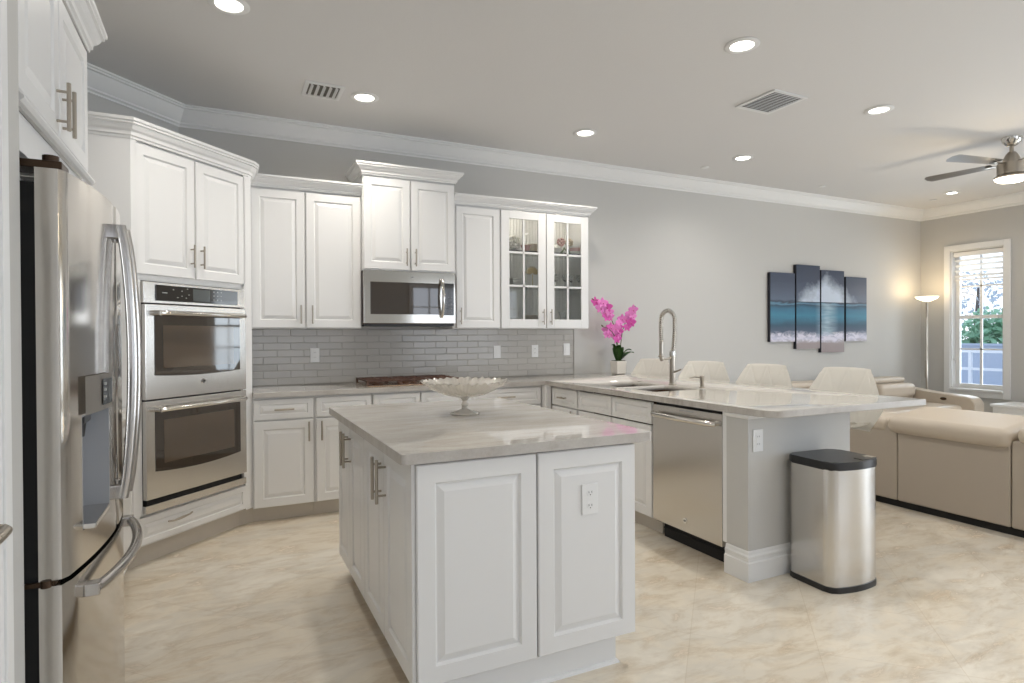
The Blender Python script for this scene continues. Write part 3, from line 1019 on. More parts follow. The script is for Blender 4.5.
def backsplash():
    x0, x1, z0, z1 = .190, 3.16, .9195, 1.3695
    s = MB()
    s.box(x0, x1, BACK - .006, BACK - .001, z0, z1)
    s.box(x1, x1 + .006, BACK - .012, BACK - .001, z0, z1)
    o = tag(s.build('backsplash', M['grout'], smooth=0), 'grey glass subway tile backsplash above the back counter', 'backsplash')
    rows = 8
    rh = (z1 - z0) / rows
    tw = .204
    s = MB()
    tl = s.bm.verts.layers.float.new('tint')
    rnd = random.Random(3)
    for r_ in range(rows):
        x = x0 - (tw / 2 if r_ % 2 else 0)
        while x < x1:
            a, b_ = max(x0, x) + .0012, min(x1, x + tw) - .0012
            if b_ - a > .01:
                n0 = len(s.bm.verts)
                ts = rnd.uniform(-.0005, .0005)
                tz = rnd.uniform(-.0003, .0003)
                za, zb = z0 + r_ * rh + .0012, z0 + (r_ + 1) * rh - .0012
                y = BACK - .0085
                e = .003
                P = [(a, BACK - .006, za), (b_, BACK - .006, za), (b_, BACK - .006, zb), (a, BACK - .006, zb),
                     (a + e, y - ts - tz, za + e), (b_ - e, y + ts - tz, za + e), (b_ - e, y + ts + tz, zb - e), (a + e, y - ts + tz, zb - e)]
                vv = s.faces(P, [(4, 5, 6, 7), (0, 1, 5, 4), (1, 2, 6, 5), (2, 3, 7, 6), (3, 0, 4, 7)])
                tv = rnd.random()
                for v in vv:
                    v[tl] = tv
            x += tw
    s.build('tiles', M['tile'], o, smooth=0)
backsplash()

# ------------------------------------------------------------------ island
def island():
    X0, X1, Y0, Y1 = .57, 1.487, 1.958, 3.40
    r_ = thing('kitchen_island', 'white panelled kitchen island in the middle of the floor', 'island', (1.03, 2.7, 0))
    s = MB(); s.box(X0 + .021, X1 - .004, Y0 + .022, Y1, .112, .882); s.build('body', M['cab'], r_, True, smooth=0)
    s = MB()
    s.box(X0 + .065, X1 - .075, Y0 + .034, Y1 - .04, 0, .112)
    s.build('toe_kick', M['cab'], r_, True, smooth=0)
    s = MB()
    s.sweep([(0, 0), (.012, 0), (.010, .008), (0, .012)], [(X0 + .065, Y0 + .034), (X1 - .075, Y0 + .034), (X1 - .075, Y1 - .04)])
    s.build('shoe_moulding', M['trim'], r_, True)
    s = MB(); s.box(X0 + .060, X0 + .064, Y0 + .045, Y1 - .045, 0, .110); s.build('toe_board', M['toe_shade'], r_, True, smooth=0)  # toe space shade painted on as a dark brown board
    # end panel on the camera side: two raised panels
    for a, b_ in ((X0 + .014, 1.040), (1.047, X1)):
        s = MB(); s.panel(a, b_, .118, .874, Y0, .022, .064); s.build('panel', M['cab'], r_, True, smooth=10)
    s = MB(); s.box(X0, X0 + .011, Y0 + .014, Y0 + .03, .112, .882); s.build('corner_post', M['cab'], r_, True, smooth=0)
    # doors on the left side, facing -x: local frame
    mt = Matrix.Translation((X0, 3.39, 0)) @ Matrix.Rotation(-PI / 2, 4, 'Z')
    ys = [(.006, .318, .286), (.325, .655, .357), (.662, 1.024, .990), (1.030, 1.415, 1.065)]
    for a, b_, hx in ys:
        s = MB(); s.panel(a, b_, .118, .872, 0, .02, .06); s.xf(mt); d = s.build('door', M['cab'], r_, True, smooth=10)
        s = MB()
        y = -.036
        s.tube([(hx, y, .66), (hx, y, .83)], .0065, 12)
        for z in (.69, .80):
            s.tube([(hx, .002, z), (hx, y, z)], .0048, 8)
        s.xf(mt); s.build('handle', M['nickel'], d, True)
    s = MB(); s.prism(round_poly([(.528, 1.94), (1.562, 1.94), (1.562, 3.44), (.528, 3.44)], {0: .02, 1: .02, 2: .02, 3: .02}), ZB, ZT, .005, 2, True)
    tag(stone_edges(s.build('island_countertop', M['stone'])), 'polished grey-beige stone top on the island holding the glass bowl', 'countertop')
island()

# ------------------------------------------------------------------ outlets
def plate(label, loc, rz, kind, group=None, w_=.072, h_=.118):
    r_ = thing('wall_outlet' if kind != 'switch' else 'light_switch', label, 'outlet' if kind != 'switch' else 'switch', loc, rz, group)
    s = MB(); s.box(-w_ / 2, w_ / 2, -.006, -.0008, -h_ / 2, h_ / 2, .002); s.build('cover_plate', M['white_plastic'], r_)
    if kind == 'duplex':
        for z in (-.025, .025):
            s = MB()
            s.prism([(.016 * math.cos(a) * (1 if abs(math.cos(a)) < .9 else .95), .0145 * math.sin(a)) for a in [i * PI / 10 for i in range(20)]], 0, .0015)
            s.xf(Matrix.Translation((0, -.0055, z)) @ FRONT)
            f = s.build('receptacle', M['white_plastic'], r_)
            s = MB()
            s.box(-.0075, -.0055, -.0076, -.007, z - .002, z + .006)
            s.box(.0055, .0075, -.0076, -.007, z - .002, z + .006)
            s.box(-.002, .002, -.0076, -.007, z - .010, z - .006)
            s.build('slots', M['slot'], f, smooth=0)
    elif kind == 'switch':
        s = MB(); s.box(-.016, .016, -.009, -.0055, -.033, .033, .002); s.build('rocker', M['white_plastic'], r_)
    else:
        s = MB(); s.box(-.017, .017, -.008, -.0055, -.034, .034, .001); f = s.build('receptacle', M['white_plastic'], r_)
        s = MB()
        for z in (-.02, .02):
            s.box(-.0075, -.0055, -.0086, -.008, z - .002, z + .006)
            s.box(.0055, .0075, -.0086, -.008, z - .002, z + .006)
        s.build('slots', M['slot'], f, smooth=0)
    return r_
GO = 'wall plates on the tiled backsplash'
TY = BACK - .0095
plate('white outlet plate on the tiles below the left wall cabinet', (.684, TY, 1.155), 0, 'decora', GO)
plate('white switch plate on the tiles right of the cooktop', (2.321, TY, 1.155), 0, 'switch', GO)
plate('white outlet plate on the tiles below the glass-door cabinet', (2.72, TY, 1.157), 0, 'decora', GO)
plate('white switch plate at the right end of the tiled backsplash', (3.075, TY, 1.168), 0, 'switch', GO)
plate('white duplex socket on the right end panel of the island', (1.27, 1.9595, .68), 0, 'duplex')

# ------------------------------------------------------------------ pony wall of the peninsula
def pony():
    X0, Y0, X1, Y1 = 2.505, 2.331, 3.325, 2.482
    s = MB()
    s.box(X0, X1, Y0, Y1, 0, ZB - .001)
    s.box(3.13, X1, Y1, BACK - .002, 0, ZB - .001); s.box(X0 + .05, 3.13, Y1, 2.508, 0, ZB - .001)
    struct(s.build('wall_peninsula', M['wall'], smooth=0))
    bb = [(0, 0), (.020, 0), (.020, .098), (.013, .104), (.013, .118), (.015, .124), (.015, .132), (.009, .140), (.007, .152), (.003, .158), (0, .158)]
    s = MB(); s.sweep(bb, [(X0, Y1), (X0, Y0), (X1, Y0), (X1, BACK - .02)]); struct(s.build('baseboard_peninsula', M['trim'], smooth=12))
    s = MB(); s.sweep([(0, 0), (.006, 0), (.018, .016), (.018, .022), (0, .022)], [(X0, Y1), (X0, Y0), (X1, Y0), (X1, BACK - .02)], z=ZB - .0235); struct(s.build('trim_3', M['trim'], smooth=25))
    plate('white outlet plate under the counter on the peninsula end wall', (2.574, Y0, .742), 0, 'decora')
    # white jamb strip beside the dishwasher
    r_ = thing('dishwasher_filler_strip', 'narrow white filler strip between dishwasher and peninsula end wall', 'panel', (XP, 2.5125, 0), 0)
    s = MB(); s.box(-.010, .04, -.030, .001, .158, .882); s.build('strip', M['cab'], r_, smooth=0)
pony()

# ------------------------------------------------------------------ dishwasher (faces -x)
def dishwasher():
    W = .610
    r_ = thing('dishwasher', 'stainless steel dishwasher in the peninsula below the counter', 'dishwasher', (XP - .006, 3.128, 0), -PI / 2)
    s = MB(); s.box(.003, W, .035, .58, .10, .876); s.build('tub', M['black'], r_, smooth=0)
    s = MB(); s.box(.004, W - .004, 0, .034, .118, .862, .003); d = s.build('door_panel', M['steel'], r_)
    s = MB()
    s.tube([(.035, -.022, .805), (.06, -.042, .805), (W / 2, -.056, .805), (W - .06, -.042, .805), (W - .035, -.022, .805)], .0165, 14)
    for x in (.05, W - .05):
        s.tube([(x, .002, .805), (x, -.035, .805)], .014, 12)
    s.build('handle', M['steel_polish'], d)
    s = MB(); s.tube([(W / 2 + .0, .002, .185), (W / 2, -.003, .185)], .017, 20); s.build('badge', M['chrome'], d)
    text_mesh('badge_letters', 'GE', .016, Matrix.Translation((W / 2, -.0035, .185)) @ FRONT, M['black'], d)
    s = MB(); s.box(W * .42, W * .62, -.0012, .001, .846, .852); s.build('control_print', M['grey_plastic'], d, smooth=0)
    s = MB()
    s.box(.03, W - .002, .075, .12, .0, .108)
    s.box(.03, W - .002, .068, .075, .055, .062)
    s.build('kick_plate', M['matte_black'], r_, smooth=0)
dishwasher()

# ------------------------------------------------------------------ refrigerator (faces +x); local x -> world y
def fridge():
    Y0, W = 1.862, .908
    XF = -.362
    r_ = thing('refrigerator', 'stainless steel french door refrigerator with ice dispenser at left', 'refrigerator', (XF, Y0, 0), PI / 2)
    def bow(x):
        u = (x - W / 2) / (W / 2)
        return -.052 * (1 - u * u)
    s = MB(); s.box(.004, W - .004, .095, .76, .03, 1.715); s.build('cabinet_body', M['grey_plastic'], r_, smooth=0)
    s = MB(); s.box(.012, W - .012, .055, .097, .06, 1.70); s.build('door_gasket', M['matte_black'], r_, smooth=0)
    def slab(x0, x1, z0, z1, hole=None):
        s = MB()
        N = 26
        xs_ = [x0 + (x1 - x0) * i / N for i in range(N + 1)]
        zs = [z0, z1]
        if hole:
            hx0, hx1, hz0, hz1 = hole
            xs_ = sorted(set(xs_ + [hx0, hx1]))
            zs = [z0, hz0, hz1, z1]
        fr = {}
        def e(x):
            d = min(x - x0, x1 - x)
            q = max(0, .008 - d) / .008
            return bow(x) + .008 * q * q
        F_ = {(i, j): s.bm.verts.new((x, e(x), z)) for i, x in enumerate(xs_) for j, z in enumerate(zs)}
        for i in range(len(xs_) - 1):
            for j in range(len(zs) - 1):
                mx, mz = (xs_[i] + xs_[i + 1]) / 2, (zs[j] + zs[j + 1]) / 2
                if hole and hx0 < mx < hx1 and hz0 < mz < hz1:
                    continue
                s.bm.faces.new((F_[i, j], F_[i + 1, j], F_[i + 1, j + 1], F_[i, j + 1]))
        # sides, back
        bt = .055
        n_ = len(xs_) - 1
        def strip(keys, flip=False):
            vs_ = [F_[k] for k in keys]
            bk = [s.bm.verts.new((v.co.x, bt, v.co.z)) for v in vs_]
            for a in range(len(vs_) - 1):
                s.bm.faces.new((vs_[a], vs_[a + 1], bk[a + 1], bk[a]))
        J = len(zs) - 1
        strip([(i, 0) for i in range(n_ + 1)])
        strip([(i, J) for i in range(n_ + 1)])
        strip([(0, j) for j in range(J + 1)])
        strip([(n_, j) for j in range(J + 1)])
        s.faces([(x0, bt, z0), (x1, bt, z0), (x1, bt, z1), (x0, bt, z1)], [(0, 1, 2, 3)])
        bmesh.ops.remove_doubles(s.bm, verts=s.bm.verts[:], dist=1e-5)
        return s
    mid = W / 2
    DZ0, DZ1 = .79, 1.20
    hx0, hx1 = .10, .335
    d1 = slab(.002, mid - .003, .70, 1.735, (hx0, hx1, DZ0, 1.10)).build('left_door', M['door_steel'], r_)
    d2 = slab(mid + .003, W - .002, .70, 1.735).build('right_door', M['door_steel'], r_)
    d3 = slab(.002, W - .002, .055, .685).build('freezer_drawer', M['door_steel'], r_)
    # dispenser
    s = MB()
    yo = bow(.22)
    s.box(hx0, hx1, .018, .024, DZ0, 1.10)
    s.box(hx0, hx0 + .004, bow(hx0), .02, DZ0, 1.10)
    s.box(hx1 - .004, hx1, bow(hx1), .02, DZ0, 1.10)
    s.box(hx0, hx1, -.02, .02, 1.094, 1.10)
    s.build('dispenser_recess', M['grey_plastic'], d1, smooth=0)
    s = MB(); s.grid(lambda u, v: (hx0 + (hx1 - hx0) * u, bow(hx0 + (hx1 - hx0) * u) - .009, 1.10 + .105 * v), 14, 2).solidify(-.03)
    s.build('dispenser_control_panel', M['panel_metal'], d1, wn_=False)
    s = MB(); s.grid(lambda u, v: (.22 + .10 * u, bow(.22 + .10 * u) - .012, 1.115 + .075 * v), 6, 3).solidify(.003)
    dk = s.build('dispenser_display', M['display'], d1)
    s = MB()
    for z in (1.135, 1.155, 1.172):
        s.box(.232, .246, bow(.24) - .016, bow(.24) - .011, z, z + .007)
    s.build('display_icons', M['icon'], dk, smooth=0)
    s = MB(); s.box(.17, .26, -.015, .012, 1.068, 1.094, .004); s.tube([(.215, .0, 1.07), (.215, .005, 1.03)], .012); s.build('dispenser_spout', M['black'], d1)
    s = MB(); s.box(hx0 + .005, hx1 - .005, bow(.22) - .012, .018, DZ0 + .001, DZ0 + .016, .004); s.build('drip_tray', M['steel_polish'], d1)
    # handles
    for x, d in ((mid - .048, d1), (mid + .048, d2)):
        s = MB()
        z0, z1 = .80, 1.665
        b0 = bow(x)
        pts = []
        for i in range(15):
            u = i / 14
            pts.append((x, b0 - .022 - .030 * math.sin(PI * u) ** .7, z0 + (z1 - z0) * u))
        s.tube(pts, [.0155] * 15, 14)
        for z in (z0 + .02, z1 - .02):
            s.box(x - .013, x + .013, b0 - .03, b0 + .003, z - .022, z + .022, .004)
        s.build('handle', M['bar_steel'], d)
    s = MB()
    pts = []
    for i in range(15):
        u = i / 14
        x = .11 + (W - .22) * u
        pts.append((x, bow(x) - .022 - .026 * math.sin(PI * u) ** .7, .625))
    s.tube(pts, .0155, 14)
    for x in (.12, W - .12):
        s.box(x - .02, x + .02, bow(x) - .034, bow(x) + .004, .608, .642, .004)
    s.build('handle', M['bar_steel'], d3)
    s = MB(); s.box(.01, .09, -.0, .13, 1.736, 1.757, .004); s.tube([(.045, .03, 1.745), (.045, .03, 1.775)], .018, 14); s.build('hinge', M['button_dark'], r_)
    s = MB(); s.box(.001, .05, .02, .09, .687, .698); s.tube([(.004, .04, .684), (.004, .04, .702)], .012, 12); s.build('hinge', M['button_dark'], r_)
    s = MB(); s.box(.02, W - .02, .05, .09, .0, .052); s.build('base_grille', M['black'], r_, smooth=0)
fridge()

# ------------------------------------------------------------------ microwave
def microwave():
    W, z0, z1 = .758, 1.392, 1.828
    r_ = thing('over_range_microwave', 'stainless steel microwave mounted under the tall cabinet above the cooktop', 'microwave', (.999, 4.742, 0))
    s = MB(); s.box(.0, W, .03, .40, z0 + .01, z1, .003); s.build('case', M['button_dark'], r_)
    s = MB(); s.box(0, W, .0, .03, z0 + .018, z1, .004); f = s.build('front_frame', M['steel_polish'], r_)
    s = MB(); s.box(.052, .618, -.003, .004, z0 + .09, z1 - .09, .002); s.build('door_window', M['darkglass'], r_)
    s = MB(); s.box(.655, W - .012, -.003, .004, z0 + .085, z1 - .085, .002); cp = s.build('control_panel', M['control_glass'], r_)
    s = MB()
    for i in range(5):
        for j in range(3):
            s.box(.670 + j * .024, .682 + j * .024, -.0042, -.003, z0 + .11 + i * .03, z0 + .116 + i * .03)
    s.build('button_print', M['display'], cp, smooth=0)
    s = MB()
    pts = [(.636, -.012 - .045 * math.sin(PI * i / 12) ** .8, z0 + .07 + .31 * i / 12) for i in range(13)]
    s.tube(pts, .0125, 12)
    for z in (z0 + .075, z0 + .375):
        s.box(.626, .646, -.02, .003, z - .012, z + .012, .003)
    s.build('handle', M['steel_polish'], r_)
    s = MB(); s.tube([(W / 2 + .01, .002, z1 - .045), (W / 2 + .01, -.003, z1 - .045)], .015, 20); s.build('badge', M['chrome'], r_)
    text_mesh('badge_letters', 'GE', .014, Matrix.Translation((W / 2 + .01, -.0035, z1 - .045)) @ FRONT, M['black'], r_)
    s = MB(); s.box(.01, W - .01, .015, .38, z0 - .004, z0 + .012); s.build('underside_vent', M['black'], r_, smooth=0)
microwave()

# ------------------------------------------------------------------ cooktop
def cooktop():
    x0, x1, y0, y1 = 1.00, 1.745, 4.575, 5.06
    z = ZT
    r_ = thing('gas_cooktop', 'dark iron gas cooktop set in the back counter below the microwave', 'cooktop', ((x0 + x1) / 2, (y0 + y1) / 2 + .03, z))
    w2, d2 = (x1 - x0) / 2, .235
    s = MB(); s.box(-w2, w2, -d2, d2, .0, .010, .004); s.build('drip_tray', M['copper_steel'], r_)
    cs = [(-.27, -.11), (-.27, .11), (0, 0), (.27, -.11), (.27, .11)]
    for i, (cx_, cy_) in enumerate(cs):
        q = 1.35 if i == 2 else 1
        s = MB(); s.lathe([(0, .010), (.045 * q, .010), (.045 * q, .018), (.03 * q, .020), (.036 * q, .024), (.034 * q, .030), (0, .031)], 24, (cx_, cy_, 0)); s.build('burner', M['iron'], r_)
    for gx in (-.25, 0, .25):
        s = MB()
        a, b_ = gx - .118, gx + .118
        zt = .048
        for yy in (-.20, .20):
            s.box(a, b_, yy - .006, yy + .006, zt - .012, zt, .002)
        for xx in (a, b_):
            s.box(xx - .006, xx + .006, -.2, .2, zt - .012, zt, .002)
        for yy in (-.11, .0, .11):
            s.box(a, b_, yy - .005, yy + .005, zt - .008, zt + .003, .002)
        s.box(gx - .005, gx + .005, -.2, .2, zt - .008, zt + .003, .002)
        for xx in (a, b_):
            for yy in (-.20, .20):
                s.box(xx - .008, xx + .008, yy - .008, yy + .008, .008, zt)
        s.build('grate', M['iron'], r_)
    for k in range(5):
        s = MB(); s.lathe([(0, .010), (.02, .010), (.018, .03), (0, .032)], 16, (-.12 + k * .06, -.215, 0)); s.build('knob', M['iron'], r_)
cooktop()

# ------------------------------------------------------------------ faucet, soap dispenser
def faucet():
    r_ = thing('spring_faucet', 'tall brushed nickel spring faucet arching over the sink', 'faucet', (3.14, 3.665, ZT))
    s = MB(); s.lathe([(0, 0), (.030, 0), (.030, .006), (.024, .012), (.022, .05), (.020, .22), (.021, .235), (.017, .245), (0, .246)], 24); s.build('body', M['nickel'], r_)
    s = MB(); s.tube([(0, -.015, .10), (0, -.05, .11), (0, -.10, .125)], [.008, .007, .006], 10); s.build('lever', M['nickel'], r_)
    path = [(.0, 0, .24), (.012, 0, .30), (.018, 0, .36), (.020, 0, .42)]
    for i in range(13):
        a = PI * i / 12
        path.append((-.045 + .065 * math.cos(a), 0, .50 + .075 * math.sin(a)))
    path += [(-.112, 0, .44), (-.112, 0, .38), (-.108, 0, .33)]
    s = MB(); s.tube(path, .009, 12); s.build('hose', M['nickel'], r_)
    # spring coil around the hose
    P = [Vector(p) for p in path]
    ln = [0]
    for a, b_ in zip(P, P[1:]):
        ln.append(ln[-1] + (b_ - a).length)
    tot = ln[-1]
    turns = 44
    N = turns * 8
    pts = []
    for i in range(N + 1):
        d = tot * i / N
        k = max(j for j in range(len(ln)) if ln[j] <= d + 1e-9)
        k = min(k, len(P) - 2)
        u = (d - ln[k]) / (ln[k + 1] - ln[k])
        p = P[k].lerp(P[k + 1], u)
        t = (P[k + 1] - P[k]).normalized()
        side = Vector((0, 1, 0))
        nn = t.cross(side)
        a = 2 * PI * turns * i / N
        pts.append(p + (side * math.cos(a) + nn * math.sin(a)) * .0165)
    s = MB(); s.tube(pts, .0028, 5); s.build('spring', M['steel_polish'], r_)
    s = MB(); s.tube([(-.108, 0, .345), (-.108, 0, .33), (-.109, 0, .25), (-.107, 0, .21), (-.102, 0, .19)], [.011, .015, .015, .017, .013], 16); s.build('spray_head', M['nickel'], r_)
    s = MB()
    s.tube([(.0, 0, .215), (-.04, 0, .205), (-.075, 0, .205), (-.108, 0, .215)], .0085, 10)
    s.tube([(-.108 + .021 * math.cos(a), .021 * math.sin(a), .225) for a in [i * 2 * PI / 16 for i in range(16)]], .005, 8, closed=True)
    s.build('docking_arm', M['nickel'], r_)
    s = MB(); s.lathe([(0, -.016), (.023, -.016), (.023, .016), (0, .016)], 20, (0.0, 0, .245)); s.build('collar', M['steel_polish'], r_)
    r_ = thing('soap_dispenser', 'small brushed nickel soap pump on the counter right of the sink', 'soap dispenser', (3.150, 3.355, ZT))
    s = MB(); s.lathe([(0, 0), (.022, 0), (.022, .005), (.014, .010), (.013, .05), (.016, .055), (.016, .085), (.010, .09), (0, .09)], 20); s.build('pump_body', M['nickel'], r_)
    s = MB(); s.tube([(0, 0, .075), (-.05, .02, .080), (-.09, .035, .073)], [.006, .005, .004], 10); s.build('spout', M['nickel'], r_)
    o = MB(); o.lathe([(0, 0), (.017, 0), (.016, .004), (0, .006)], 20, (3.13, 4.06, ZT + .0005))
    tag(o.build('sink_button', M['nickel']), 'small round metal air switch cap on the counter behind the sink', 'button')
faucet()

# ------------------------------------------------------------------ orchid
def orchid():
    r_ = thing('potted_orchid', 'pink moth orchid in a square white pot on the counter end', 'plant', (3.585, 4.99, ZT + .0005))
    s = MB()
    s.prism([(-.062, -.062), (.062, -.062), (.062, .062), (-.062, .062)], 0, .128, .008, 3)
    for v in s.bm.verts:
        q = .86 + .14 * v.co.z / .128
        v.co.x *= q; v.co.y *= q
    s.build('pot', M['pot'], r_)
    s = MB(); s.box(-.052, .052, -.052, .052, .12, .133, .004); s.build('moss', M['moss'], r_)
    rnd = random.Random(5)
    for ang, ln, up in ((2.9, .06, .17), (-.1, .17, .09), (-.5, .12, .12), (3.8, .055, .16), (1.4, .07, .13), (-1.8, .05, .14)):
        s = MB()
        def lf(u, v, ang=ang, ln=ln, up=up):
            w_ = .044 * math.sin(PI * min(1, .12 + u * .88)) ** .7 * (v - .5) * 2
            r0 = .01 + ln * u
            z = .12 + up * math.sin(PI * u * .62) + abs(v - .5) * .02
            return (math.cos(ang) * r0 - math.sin(ang) * w_, math.sin(ang) * r0 + math.cos(ang) * w_, z)
        s.grid(lf, 14, 6).solidify(.003)
        s.build('leaf', M['leaf'], r_)
    def flower(c, d, sc):
        s = MB()
        z = Vector(d).normalized()
        x = Vector((0, 0, 1)).cross(z).normalized()
        y = z.cross(x)
        fr = Matrix((x, y, z)).transposed()
        for k, (a, L_, w_) in enumerate(((90, 1, .62), (162 + 8, 1.05, .95), (18 - 8, 1.05, .95), (235, 1, .6), (305, 1, .6))):
            ar = math.radians(a)
            def pf(u, v, ar=ar, L_=L_, w_=w_):
                r0 = .04 + L_ * u
                ww = w_ * math.sin(PI * (u * .86 + .12)) ** .8 * (v - .5)
                zz = .12 * u * u - .25 * (v - .5) ** 2 * u
                p = Vector((math.cos(ar) * r0 - math.sin(ar) * ww, math.sin(ar) * r0 + math.cos(ar) * ww, zz))
                return Vector(c) + fr @ (p * sc)
            s.grid(pf, 6, 5)
        o = s.build('flower', M['petal'] if rnd.random() < .7 else M['petal_deep'], r_, smooth=60)
        s = MB()
        def lp(u, v):
            a = (v - .5) * 2.2
            p = Vector((.16 * math.sin(a) * (1 - u * .5), -.10 - .22 * u, .06 + .26 * math.sin(PI * u * .8) + .05 * math.cos(a)))
            return Vector(c) + fr @ (p * sc)
        s.grid(lp, 4, 4)
        s.build('flower_lip', M['lip'], o, smooth=60)
    stems = [
        [(-.01, 0, .13), (-.02, 0, .30), (-.05, 0, .48), (-.12, 0, .62), (-.20, -.01, .70), (-.27, -.02, .73), (-.31, -.02, .73)],
        [(.02, 0, .13), (.03, 0, .30), (.05, 0, .43), (.09, 0, .52), (.13, -.01, .60), (.17, -.01, .66), (.20, -.01, .67)],
        [(0, -.01, .13), (-.01, -.01, .28), (-.04, -.01, .36), (-.09, -.02, .42), (-.15, -.02, .46), (-.20, -.02, .47)]]
    for st in stems:
        s = MB(); s.tube(st, [.0045, .004, .004, .0035, .003, .0025, .002][:len(st)], 8)
        for q in (0, -.012):
            p = Vector(st[-1]) + Vector((q, 0, -q * .5 + .006))
            s.lathe([(0, -.010), (.006, -.003), (.006, .004), (0, .010)], 8, p)
        s.build('stem', M['stem'], r_)
    fl = []
    for (x, z) in ((-.275, .715), (-.225, .705), (-.245, .655), (-.17, .665), (-.19, .61), (-.135, .615), (-.12, .575), (-.165, .57)):
        fl.append((x, z, .054))
    for (x, z) in ((.155, .645), (.12, .60), (.155, .575), (.09, .545), (.045, .55), (.12, .515), (.015, .51), (.10, .47)):
        fl.append((x, z, .050))
    for (x, z) in ((-.14, .44), (-.10, .465), (-.055, .455), (-.095, .405), (-.05, .39), (-.02, .42), (-.02, .35), (-.145, .40), (0, .465)):
        fl.append((x, z, .052))
    for x, z, sc in fl:
        flower((x + rnd.uniform(-.008, .008), -.02 + rnd.uniform(-.03, .03), z), (rnd.uniform(-.7, .2), -1, rnd.uniform(-.25, .3)), sc)
orchid()

# ------------------------------------------------------------------ pedestal bowl
def bowl():
    r_ = thing('pedestal_glass_bowl', 'cream pressed glass footed bowl with ruffled rim on the island', 'bowl', (1.085, 2.80, ZT + .0005))
    s = MB()
    s.lathe([(0, 0), (.072, 0), (.075, .004), (.070, .009), (.035, .016), (.018, .024), (.014, .034), (.019, .042), (.013, .052), (.013, .060), (.020, .068), (.024, .074), (0, .075)], 40)
    s.xf(Matrix.Scale(1.14, 4, (0, 0, 1)))
    s.build('foot', M['crystal'], r_)
    prof = []
    for i in range(15):
        u = i / 14
        prof.append((.018 + .196 * u ** .8, .0845 + .078 * u ** 1.5))
    prof2 = [(max(0.001, r - .004), z + .005) for r, z in prof][::-1]
    def fn(r, z, a):
        u = max(0, (r - .03) / .19)
        k = 34
        rr = r * (1 + .022 * u * math.cos(k * a)) + .004 * u * math.cos(2 * k * a)
        return rr, z + .0045 * u ** 3 * math.cos(k * a) + .002 * math.sin(14 * a + r * 80) * u
    s = MB(); s.lathe(prof + prof2, 204, fn=fn); s.build('bowl', M['crystal'], r_, smooth=60)
bowl()

# ------------------------------------------------------------------ trash can
def trash():
    x0, x1, y0, y1 = 2.752, 3.102, 2.02, 2.292
    cx_, cy_ = (x0 + x1) / 2, (y0 + y1) / 2
    r_ = thing('trash_can', 'stainless steel trash can with black lid against the peninsula end wall', 'trash can', (cx_, cy_, 0), math.radians(-3))
    w2, d2 = (x1 - x0) / 2, (y1 - y0) / 2
    def outline(gr=0.):
        pts = []
        for cxx, cyy, a0 in ((w2, d2, 0), (-w2, d2, 90), (-w2, -d2, 180), (w2, -d2, 270)):
            rr = .045
            for i in range(8):
                a = math.radians(a0 + 90 * i / 7)
                px_ = (abs(cxx) - rr) * (1 if cxx > 0 else -1) + rr * math.cos(a)
                py_ = (abs(cyy) - rr) * (1 if cyy > 0 else -1) + rr * math.sin(a)
                if cyy < 0:
                    pass
                pts.append([px_, py_])
            if a0 == 180:
                for q in range(1, 8):
                    pts.append([-w2 + rr + (2 * w2 - 2 * rr) * q / 8, -d2])
        for p in pts:
            if p[1] < -d2 * .3:
                p[1] -= .030 * (1 - (p[0] / w2) ** 2)
            p[0] *= 1 + gr / w2; p[1] *= 1 + gr / d2
        return [tuple(p) for p in pts]
    s = MB(); s.prism(outline(), .028, .622); s.build('steel_body', M['steel'], r_)
    s = MB(); s.prism(outline(.003), 0, .030, .003, 1, True); s.build('base_ring', M['black'], r_)
    s = MB(); s.prism(outline(.005), .620, .662, .010, 3, True)
    s.box(.03, .13, -d2 - .022, -d2 + .03, .6615, .6645, .001)
    l_ = s.build('lid', M['black'], r_)
    s = MB(); s.box(w2 - .055, w2 - .01, -d2 + .005, -d2 + .05, .6625, .664); s.build('sensor_plate', M['steel_polish'], l_, smooth=0)
trash()

